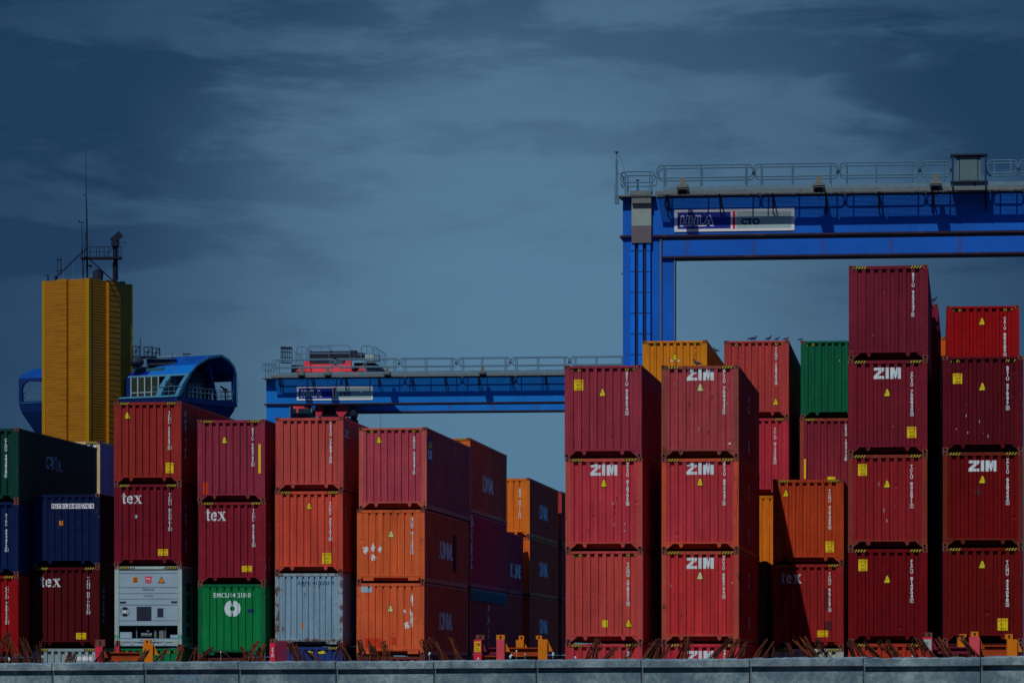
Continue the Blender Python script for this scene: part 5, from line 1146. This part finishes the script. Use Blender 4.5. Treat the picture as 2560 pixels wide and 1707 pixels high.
b = MB(); p = V(884, 1026, 3.2); b.ball((p.x, 3.4, p.z), 0.72, 14, 10, (0.42, 0.42, 1.05)); b.bar((p.x - 0.2, 3.3, p.z - 0.9), (p.x + 0.2, 3.5, p.z - 0.9), 0.3, 12); b.build('cable_reel', M['gear_dark'], T)
b = MB(); b.box(V(788, 0).x, 4.0, V(0, 1040, 4).z, V(866, 0).x, 7.5, zb2 + 0.6); b.build('hoist_frame', M['gear_dark'], T)
b = MB(); p, q = V(952, 1032, 3.2), V(952, 1200, 3.2); b.bar(p, q, 0.014, 4); b.build('hoist_rope', M['rope'], T)
for px in (797, 800, 850, 856):
    pass

# ------------------------------------------------------------------ yellow control tower and its blue cabin
TC = Vector((-34.73, 300.0, 0)); u = Vector((-0.861, 0.508, 0)).normalized(); v_ = Vector((0.508, 0.861, 0)).normalized()
TH = at(222, 696, 300).z
tw = empty('control_tower', TC); tag(tw, 'tall yellow clad tower with a blue cabin round it, behind the leftmost stacks', 'tower')
La, Lb = 4.73, 5.9
def siding(mb, o, d, n, L, z0, z1, course, out=0.016):
    """lapped horizontal boards on a wall starting at o, running along d, facing n"""
    z = z0
    while z < z1 - 0.01:
        zz = min(z + course, z1); a = o + n * out; b2 = o + n * 0.003
        p = [a + Vector((0, 0, z)), a + d * L + Vector((0, 0, z)), b2 + d * L + Vector((0, 0, zz)), b2 + Vector((0, 0, zz))]
        mb.poly(p); mb.poly([o + Vector((0, 0, z)), o + d * L + Vector((0, 0, z)), a + d * L + Vector((0, 0, z)), a + Vector((0, 0, z))]); z = zz
z0 = 8.0
nl = -v_; nr = -u; ZV = Vector((0, 0, 0))
b = MB()
core = [ZV, u * La, u * La + v_ * Lb, v_ * Lb]; b.prism([p + Vector((0, 0, 0)) for p in core], (0, 0, TH - 0.1)); b.build('core', M['tower'], tw)
for o_, d_, n_, l_ in ((u * 0.25, u, nl, La * 0.44 - 0.25), (u * La * 0.65, u, nl, La * 0.35 - 0.25), (v_ * 0.3, v_, nr, Lb * 0.40 - 0.3), (v_ * Lb * 0.67, v_, nr, Lb * 0.33 - 0.25)):
    b = MB(); siding(b, o_, d_, n_, l_, z0, TH, 0.23); b.build('cladding', M['tower'], tw)
b = MB()  # projecting pilasters
siding(b, u * La * 0.44 + nl * 0.26, u, nl, La * 0.21, z0, TH + 0.05, 0.437, 0.02); b.prism([u * La * 0.44 + Vector((0, 0, z0)), u * La * 0.65 + Vector((0, 0, z0)), u * La * 0.65 + nl * 0.26 + Vector((0, 0, z0)), u * La * 0.44 + nl * 0.26 + Vector((0, 0, z0))], (0, 0, TH + 0.05 - z0))
b.build('pilaster', M['tower'], tw); b = MB()
siding(b, v_ * Lb * 0.40 + nr * 0.29, v_, nr, Lb * 0.27, z0, TH + 0.05, 0.437, 0.02); b.prism([v_ * Lb * 0.40 + Vector((0, 0, z0)), v_ * Lb * 0.67 + Vector((0, 0, z0)), v_ * Lb * 0.67 + nr * 0.29 + Vector((0, 0, z0)), v_ * Lb * 0.40 + nr * 0.29 + Vector((0, 0, z0))], (0, 0, TH + 0.05 - z0))
b.build('pilaster', M['tower'], tw)
b = MB()
for c, d1, d2 in ((ZV, u, v_), (u * La, -u, v_), (v_ * Lb, u, -v_)):
    w = 0.27; e = 0.05
    b = MB(); q = c - d1 * e - d2 * e + Vector((0, 0, z0)); b.prism([q, q + d1 * (w + e), q + d1 * (w + e) + d2 * (w + e), q + d2 * (w + e)], (0, 0, TH + 0.03 - z0))
    b.build('corner_trim', M['tower_trim'], tw)
# roof-top equipment, placed on the tower
Pm = lambda px, py, Y=302.5: at(px, py, Y) - TC
b = MB()
def rod(mb, x0, y0, x1, y1, r0, r1=None, Y=302.5): mb.bar(Pm(x0, y0, Y), Pm(x1, y1, Y), r0, 6, r1)
rod(b, 218, 700, 217, 560, 0.09, 0.07); rod(b, 217, 560, 215.5, 490, 0.07, 0.04); rod(b, 215.5, 490, 214.5, 378, 0.035, 0.012); rod(b, 208, 488, 215, 488, 0.04)
for k in range(16): y = 530 + k * 10; rod(b, 216, y, 219.5, y, 0.025)
b.build('main_mast', M['mast_dark'], tw)
b = MB(); rod(b, 207.5, 700, 204.5, 558, 0.045, 0.025); rod(b, 198, 556, 210, 557, 0.035); rod(b, 198, 556, 197, 551, 0.05); rod(b, 208, 700, 214, 580, 0.03); rod(b, 210, 557, 210, 552, 0.03); b.build('wind_mast', M['mast_dark'], tw)
b = MB(); rod(b, 143, 690, 217, 620, 0.06, Y=301.5); rod(b, 225, 649, 284, 703, 0.06, Y=301.5); b.build('stay', M['mast_dark'], tw)
b = MB()
for (x0, y0, x1, y1) in ((203, 645, 304, 643), (203, 648, 304, 646)): rod(b, x0, y0, x1, y1, 0.07)
b.beam(Pm(203, 646), Pm(304, 646), 1.2, 0.12); rod(b, 220, 618, 304, 617, 0.03); rod(b, 222, 630, 304, 630, 0.02)
for x in (203, 212, 225, 241, 249, 260, 271, 283, 296, 303): rod(b, x, 646, x, 618, 0.03)
rod(b, 260, 642, 282, 620, 0.03); b.build('radar_platform', M['mast_dark'], tw)
b = MB(); rod(b, 288, 703, 288, 612, 0.16); rod(b, 283, 700, 283, 656, 0.05); rod(b, 294, 700, 292, 612, 0.06); b.box(*(Pm(279, 616) + Vector((0, -0.3, 0))), *(Pm(297, 606) + Vector((0, 0.3, 0)))); b.beam(Pm(279, 604), Pm(303, 584), 0.5, 0.32, (0, 1, 0)); rod(b, 298, 606, 312, 606, 0.02); b.ball(Pm(312, 606), 0.06); rod(b, 296, 612, 294, 590, 0.1); b.build('radar', M['mast_dark'], tw)
b = MB(); c0 = Pm(245, 697, 302); b.bar(c0 + Vector((0, 0, -0.3)), c0 + Vector((0, 0, 0.62)), 0.38, 8, 0.45); b.bar(c0 + Vector((0, 0, 0.62)), c0 + Vector((0, 0, 0.78)), 0.36, 8, 0.2); b.box(c0.x - 0.65, c0.y - 0.3, c0.z - 0.3, c0.x - 0.4, c0.y + 0.3, c0.z + 0.1); b.build('lantern', M['gear_dark'], tw)
b = MB()
rod(b, 144, 698, 144, 635, 0.03, 0.02); rod(b, 153, 686, 153, 640, 0.04, 0.03); rod(b, 142, 649, 154, 649, 0.05); rod(b, 142, 677, 154, 677, 0.04); rod(b, 140, 700, 140, 690, 0.14); rod(b, 140, 692, 144, 692, 0.05); b.build('dipole_aerial', M['mast_dark'], tw)
for x in (158, 183): b = MB(); rod(b, x, 700, x, 640, 0.018, 0.01); b.build('whip_aerial', M['galv'], tw)
b = MB(); rod(b, 120, 704, 120, 685, 0.07, 0.05); rod(b, 112, 690, 120, 686, 0.03); b.build('wind_vane', M['mast_dark'], tw)
b = MB(); rod(b, 300, 706, 313, 706, 0.1); b.build('roof_box', M['mast_dark'], tw)
b = MB(); b.ball(Pm(226, 665), 0.12); rod(b, 219, 663, 226, 665, 0.03); b.build('satellite_dish', M['mast_dark'], tw)

# blue cabin round the tower: local frame a = along u from its near corner N, w = along v
N0 = Vector((-27.48, 300.0, 0)) - TC
def C3(a, w, z): return N0 + u * a + v_ * w + Vector((0, 0, z))
ZB = 23.98; CL = 16.4; CWd = 8.5
prof_out = [(0.0, ZB), (0.75, 25.05), (1.68, 25.96), (2.7, 26.75), (4.4, 27.5), (6.28, 27.83), (7.4, 27.5), (8.2, 26.95), (8.52, 26.35), (8.6, ZB)]
hull = MB()
h1 = [(0, 0, ZB - 0.02), (0, CWd, ZB - 0.02), (CL, CWd, ZB - 0.02), (CL, 0, ZB - 0.02)]
lv = [(ZB - 0.02, 0.0), (ZB - 0.75, 0.15), (ZB - 2.3, 0.9), (ZB - 4.5, 2.2), (ZB - 7.0, 3.3)]
for (za, ia), (zb_, ib) in zip(lv, lv[1:]):
    A = [C3(ia, ia, za), C3(ia, CWd - ia, za), C3(CL - ia, CWd - ia, za), C3(CL - ia, ia, za)]
    B = [C3(ib, ib, zb_), C3(ib, CWd - ib, zb_), C3(CL - ib, CWd - ib, zb_), C3(CL - ib, ib, zb_)]
    for k in range(4): hull.poly([A[k], A[(k + 1) % 4], B[(k + 1) % 4], B[k]])
hull.poly([C3(*p) for p in h1])
cabin = empty('cabin', (0, 0, 0)); cabin.parent = tw
hull.build('hull', M['cab_hull'], cabin)
def hood(a0, a1, pr, mats, name, thick=0.22, split=None):
    m = MB()
    for i, ((w0, z0_), (w1, z1_)) in enumerate(zip(pr, pr[1:])):
        mi = 0
        if split and i in split: mi = split[i]
        n = Vector((0, 0, 0))
        dw, dz_ = w1 - w0, z1_ - z0_; l = math.hypot(dw, dz_); nw, nz = dz_ / l * thick, -dw / l * thick
        segs = 4
        for s in range(segs):
            x0 = a0 + (a1 - a0) * s / segs; x1 = a0 + (a1 - a0) * (s + 1) / segs - 0.015
            m.prism([C3(x0, w0, z0_), C3(x0, w1, z1_), C3(x0, w1 + nw, z1_ + nz), C3(x0, w0 + nw, z0_ + nz)], u * (x1 - x0), mi)
    return m.build(name, mats, cabin)
R3 = [M['cab_roof'], M['cab_roof_dark'], M['cab_roof_light']]
hood(0.0, 4.3, prof_out[2:9], R3, 'hood', split={0: 2})
prof_left = [(0.0, 26.05), (0.35, 26.35), (1.75, 26.95), (3.6, 27.2), (6.0, 27.2), (7.6, 26.9), (8.5, 26.2)]
hood(CL - 4.3, CL, prof_left, R3, 'hood')
hood(4.3, CL - 4.32, prof_out[2:4], [M['cab_roof_dark']], 'roof_edge')
m = MB(); m.prism([C3(4.0, 2.6, 26.6), C3(CL - 4.0, 2.6, 26.6), C3(CL - 4.0, CWd - 0.5, 26.6), C3(4.0, CWd - 0.5, 26.6)], (0, 0, 0.18)); m.build('flat_roof', M['gear_dark'], cabin)
# end arches (teal frames) at the ends and struts
m = MB()
for a in (-0.04, 1.75):
    th_ = 0.34 if a < 1 else 0.5
    for (w0, z0_), (w1, z1_) in zip(prof_out[0:3], prof_out[1:3]): m.prism([C3(a, w0, z0_), C3(a, w1, z1_), C3(a, w1 + 0.38, z1_ - 0.02), C3(a, w0 + 0.45, z0_)], u * th_)
for (w0, z0_), (w1, z1_) in zip(prof_out[2:9], prof_out[3:10]): m.prism([C3(-0.05, w0, z0_ + 0.02), C3(-0.05, w1, z1_ + 0.02), C3(-0.05, w1 * 0.98 + 0.08, z1_ - 0.18), C3(-0.05, w0 * 0.98 + 0.08, z0_ - 0.18)], u * 0.06)
m.prism([C3(0, -0.03, ZB - 0.02), C3(CL, -0.03, ZB - 0.02), C3(CL, 0.12, ZB + 0.12), C3(0, 0.12, ZB + 0.12)], v_ * 0.2)   # sill
m.prism([C3(0, 1.50, 25.80), C3(CL - 4.3, 1.50, 25.80), C3(CL - 4.3, 1.62, 25.97), C3(0, 1.62, 25.97)], v_ * 0.25)
m.build('arch_frame', M['cab_teal'], cabin)
m = MB()   # upright side frame of the far hood with its rounded opening
e0, e1 = CL - 4.3, CL
rr_ = [(e0, ZB), (e1, ZB), (e1, 26.05), (e0, 26.05)]
hole = [(e0 + 1.2, ZB + 0.12), (e1 - 0.32, ZB + 0.12), (e1 - 0.30, 25.2), (e1 - 0.55, 25.62), (e1 - 1.0, 25.78), (e0 + 1.9, 25.70), (e0 + 1.55, 25.45)]
for q in ([rr_[0], rr_[1], hole[1], hole[0]], [rr_[1], rr_[2], hole[2], hole[1]], [rr_[2], hole[4], hole[3], hole[2]], [rr_[2], rr_[3], hole[5], hole[4]], [rr_[3], hole[6], hole[5]], [rr_[3], rr_[0], hole[0], hole[6]]):
    m.prism([C3(p_[0], 0.0, p_[1]) for p_ in q], v_ * 0.22)
m.build('side_frame', M['cab_hull'], cabin)
m = MB()   # far side posts with openings
for a, th_ in ((0.0, 0.35), (2.6, 0.8), (CL - 0.4, 0.4), (CL - 3.4, 0.8)): m.prism([C3(a, 8.3, ZB), C3(a, 8.62, ZB), C3(a, 8.56, 26.5), C3(a, 8.2, 26.5)], u * th_)
m.prism([C3(0, 8.25, 25.75), C3(0, 8.6, 25.75), C3(0, 8.55, 26.5), C3(0, 8.2, 26.5)], u * CL); m.prism([C3(0, 8.3, ZB - 0.3), C3(0, 8.62, ZB - 0.3), C3(0, 8.62, ZB + 0.25), C3(0, 8.3, ZB + 0.25)], u * CL)
m.prism([C3(0.3, 5.9, ZB), C3(0.3, 6.25, ZB), C3(0.3, 5.2, 26.9), C3(0.3, 4.9, 27.0)], u * 0.2)
m.prism([C3(-0.02, 0, ZB - 0.42), C3(-0.02, 8.55, ZB - 0.42), C3(-0.02, 8.55, ZB + 0.02), C3(-0.02, 0, ZB + 0.02)], u * 0.3)
m.build('end_post', M['cab_hull'], cabin)
m = MB(); m.prism([C3(3.0, 1.9, ZB), C3(3.0, 8.0, ZB), C3(3.0, 8.0, 26.6), C3(3.0, 2.2, 26.6)], u * (CL - 7.0), 0)
m.build('glazed_room', M['cab_glass'], cabin)
m = MB()
for w in (2.3, 3.4, 4.5, 5.6, 6.7, 7.8): m.prism([C3(2.93, w, ZB), C3(2.93, w + 0.09, ZB), C3(2.93, w + 0.09, 26.4), C3(2.93, w, 26.4)], u * 0.06)
m.prism([C3(2.93, 2.0, 25.9), C3(2.93, 8.0, 25.9), C3(2.93, 8.0, 26.0), C3(2.93, 2.0, 26.0)], u * 0.06)
m.build('room_mullion', M['cab_teal'], cabin)
# sloped window band on the lit long side
m = MB(); sl0, sl1 = (0.16, ZB + 0.13), (1.42, 25.80)
def S3(a, f_, o=0.0): return C3(a + 0.35, 1.25 - o, sl0[1] + (sl1[1] - sl0[1]) * f_)
m.prism([S3(2.35, 0.05), S3(5.3, 0.05), S3(5.3, 0.98), S3(2.35, 0.98)], v_ * 0.1); m.build('window_band', M['cab_pane'], cabin)
m = MB()
for a in (2.4, 3.1, 3.8, 4.5, 5.2):
    m.prism([S3(a, 0.02, 0.03), S3(a + 0.10, 0.02, 0.03), S3(a + 0.10, 0.98, 0.03), S3(a, 0.98, 0.03)], v_ * 0.08)
m.prism([S3(2.35, 0.22, 0.03), S3(5.3, 0.22, 0.03), S3(5.3, 0.26, 0.03), S3(2.35, 0.26, 0.03)], v_ * 0.06); m.build('window_mullion', M['mullion'], cabin)
m = MB(); m.prism([S3(5.3, 0.0), S3(CL - 4.2, 0.0), S3(CL - 4.2, 1.0), S3(5.3, 1.0)], v_ * 0.3); m.build('side_panel', M['cab_hull'], cabin)
def rail_run(p, q, n):     # p, q: (along, across) ends of one balcony rail
    m = MB()
    for z in (24.45, 24.85): m.bar(C3(p[0], p[1], z), C3(q[0], q[1], z), 0.028)
    for k in range(n + 1): f_ = k / n; a_, w_ = p[0] + (q[0] - p[0]) * f_, p[1] + (q[1] - p[1]) * f_; m.bar(C3(a_, w_, ZB), C3(a_, w_, 24.85), 0.022)
    m.build('balcony_rail', M['rail_dark'], cabin)
rail_run((0.1, 0.5), (2.9, 0.5), 5); rail_run((0.06, 0.62), (0.06, 8.0), 13); rail_run((0.1, 8.12), (2.9, 8.12), 5); rail_run((CL - 2.9, 8.1), (CL - 0.1, 8.1), 5); rail_run((CL - 2.9, 0.55), (CL - 0.1, 0.55), 5)
for k, (a, w) in enumerate(((1.2, 0.8), (0.5, 7.6), (CL - 1.0, 7.4))):
    m = MB(); m.ball(C3(a, w, 24.95), 0.22, 8, 6, (1, 1, 0.8)); m.bar(C3(a, w, ZB), C3(a, w, 24.9), 0.07); m.bar(C3(a, w, 25.0), C3(a + 0.5, w, 25.3), 0.08); m.build('searchlight', M['gear_dark'], cabin)
m = MB(); Pc = lambda px, py, Y=304.0: at(px, py, Y) - TC
for (x0, x1, yt, yb) in ((331, 349, 865, 890), (360, 381, 867, 892), (381, 400, 870, 893)):
    for x in (x0, (x0 + x1) / 2, x1): m.bar(Pc(x, yt), Pc(x - (2 if x == x1 else 0), yb + 4), 0.04)
    for y in (yt, (yt + yb) / 2, yb): m.bar(Pc(x0, y), Pc(x1, y + 1), 0.035)
    m.bar(Pc(x0, yb), Pc(x1, yt), 0.03)
m.bar(Pc(329, 893), Pc(392, 893), 0.12); m.bar(Pc(351, 896), Pc(351, 845), 0.03); m.bar(Pc(380, 880), Pc(380, 862), 0.02); m.bar(Pc(396, 868), Pc(402, 893), 0.03)
m.build('roof_ladder', M['mast_dark'], cabin)
m = MB(); m.bar(Pc(366, 895), Pc(442, 891), 0.10); m.build('roof_pipe', M['galv'], cabin)
m = MB(); m.box(*(Pc(366, 912) + Vector((0, 0.2, 0))), *(Pc(440, 897) + Vector((0, 1.6, 0)))); m.build('roof_duct', M['gear_dark'], cabin)
m = MB(); m.ball(Pc(342, 905), 0.6, 12, 8, (1, 1, 0.8)); m.build('radome', M['gear_dark'], cabin)
m = MB()
for x in (460, 465, 470): m.bar(Pc(x, 884), Pc(x, 892), 0.03)
m.bar(Pc(457, 884.5), Pc(477, 884.5), 0.05); m.build('roof_stand', M['gear_dark'], cabin)
m = MB(); m.bar(Pc(431, 882, 300), Pc(431, 925, 300), 0.02); m.bar(Pc(431, 913, 300), Pc(431, 925, 300), 0.05, mi=1); m.build('whip_aerial', [M['gear_dark'], M['galv']], cabin)

# ------------------------------------------------------------------ birds on the containers
def bird_mb(headup=1.0):
    """standing pigeon about 0.3 m long facing +x, feet at the origin"""
    b = MB()
    prof = [(-0.20, 0.075, 0.004), (-0.17, 0.085, 0.018), (-0.11, 0.105, 0.024), (-0.08, 0.115, 0.040), (-0.02, 0.130, 0.056), (0.04, 0.145, 0.058), (0.09, 0.165 + 0.01 * headup, 0.046), (0.115, 0.19 + 0.02 * headup, 0.030), (0.128, 0.215 + 0.03 * headup, 0.024), (0.140, 0.235 + 0.035 * headup, 0.026), (0.155, 0.247 + 0.035 * headup, 0.020), (0.168, 0.245 + 0.035 * headup, 0.008)]
    n = 9; i0 = len(b.v)
    for j, (x, z, r_) in enumerate(prof):
        k0 = max(0, j - 1); k1 = min(len(prof) - 1, j + 1); d = Vector((prof[k1][0] - prof[k0][0], 0, prof[k1][1] - prof[k0][1])).normalized(); up = Vector((-d.z, 0, d.x))
        for k in range(n):
            a = 2 * math.pi * k / n; sq = 1.4 if j < 3 else 1.0; p = Vector((x, 0, z)) + Vector((0, 1, 0)) * math.cos(a) * r_ * sq + up * math.sin(a) * r_ * (0.5 if j < 3 else 1.0); b.v.append(tuple(p))
    for j in range(len(prof) - 1):
        for k in range(n): k2 = (k + 1) % n; b.f.append((i0 + j * n + k, i0 + j * n + k2, i0 + (j + 1) * n + k2, i0 + (j + 1) * n + k)); b.m.append(0)
    b.f.append(tuple(i0 + k for k in range(n))); b.m.append(0); b.f.append(tuple(i0 + (len(prof) - 1) * n + k for k in range(n - 1, -1, -1))); b.m.append(0)
    return b
bird_me = [bird_mb(1.0).mesh('body', M['feather']), bird_mb(-0.5).mesh('body', M['feather_grey'])]
leg = MB()
for y in (-0.022, 0.022):
    leg.tube([(0.012, y, 0.10), (0.02, y, 0.05), (0.005, y, 0.004)], 0.006, 5); leg.tube([(0.005, y, 0.004), (0.045, y, 0.003)], 0.004, 4); leg.tube([(0.005, y, 0.004), (0.035, y + 0.02, 0.003)], 0.004, 4); leg.tube([(0.005, y, 0.004), (-0.02, y, 0.003)], 0.004, 4)
leg_me = leg.mesh('leg', M['beak'])
wing = MB()
for s in (-1, 1):
    wing.prism([(0.07, s * 0.052, 0.17), (0.03, s * 0.06, 0.10), (-0.08, s * 0.045, 0.095), (-0.19, s * 0.012, 0.085), (-0.10, s * 0.03, 0.14)], (0, s * 0.012, 0))
wing_me = wing.mesh('wing', M['feather'])
def bird(px, py, Y, face, sc_, var, label):
    p = at(px, py, Y); t = empty('bird', p, 0 if face > 0 else math.pi); t.rotation_euler = (0, 0, (0.25 if face > 0 else math.pi - 0.3)); t.scale = (sc_ * 0.72,) * 3; tag(t, label, 'bird', 'birds resting on the containers')
    put('body', bird_me[var], t); put('leg', leg_me, t); put('wing', wing_me, t)
    bk = MB(); z = 0.24 + (0.035 if var == 0 else -0.018); bk.bar((0.162, 0, z + 0.004), (0.195, 0, z - 0.004), 0.007, 5, 0.001); bk.build('beak', M['beak'], t)
ZTOP = 5 * (HC + 0.012) - 0.012 - 0.022 - 0.15
def by(Y): return HY - (ZTOP - CZ) * F / Y
YB = 137.75
bird(1877, by(YB), YB, 1, 1.25, 1, 'dark bird with head down, leftmost on the brick red container')
bird(1884.5, by(YB), YB + 0.5, 1, 1.1, 0, 'bird with raised neck just right of the leftmost bird')
bird(1921, by(YB), YB, 1, 1.15, 0, 'slim dark bird standing third from left on the brick red container')
bird(1942, by(YB), YB, 1, 0.95, 0, 'upright dark bird fourth from left on the brick red container')
bird(1965, by(YB), YB + 1.0, 1, 1.15, 1, 'crouching grey bird near the right corner of the brick red container')
bird(2001, by(YB + 0.3) - 1, YB + 0.3, 1, 1.0, 1, 'pale-bodied bird at the left corner of the dark green container')
YZ = 115.3
bird(1744, HY - (4 * (HC + 0.012) - 0.034 - CZ) * F / YZ, YZ, -1, 1.25, 0, 'dark bird standing upright on the scuffed red container before the amber one')
bird(1791, by(143), 143, -1, 1.1, 0, 'small dark bird on the side edge of the amber orange container')
YT = 124.4
bird(2334, HY - (ZTOP + 0.15 - CZ) * F / YT, YT, 1, 1.1, 0, 'dark bird on the far right roof edge of the tallest stack')
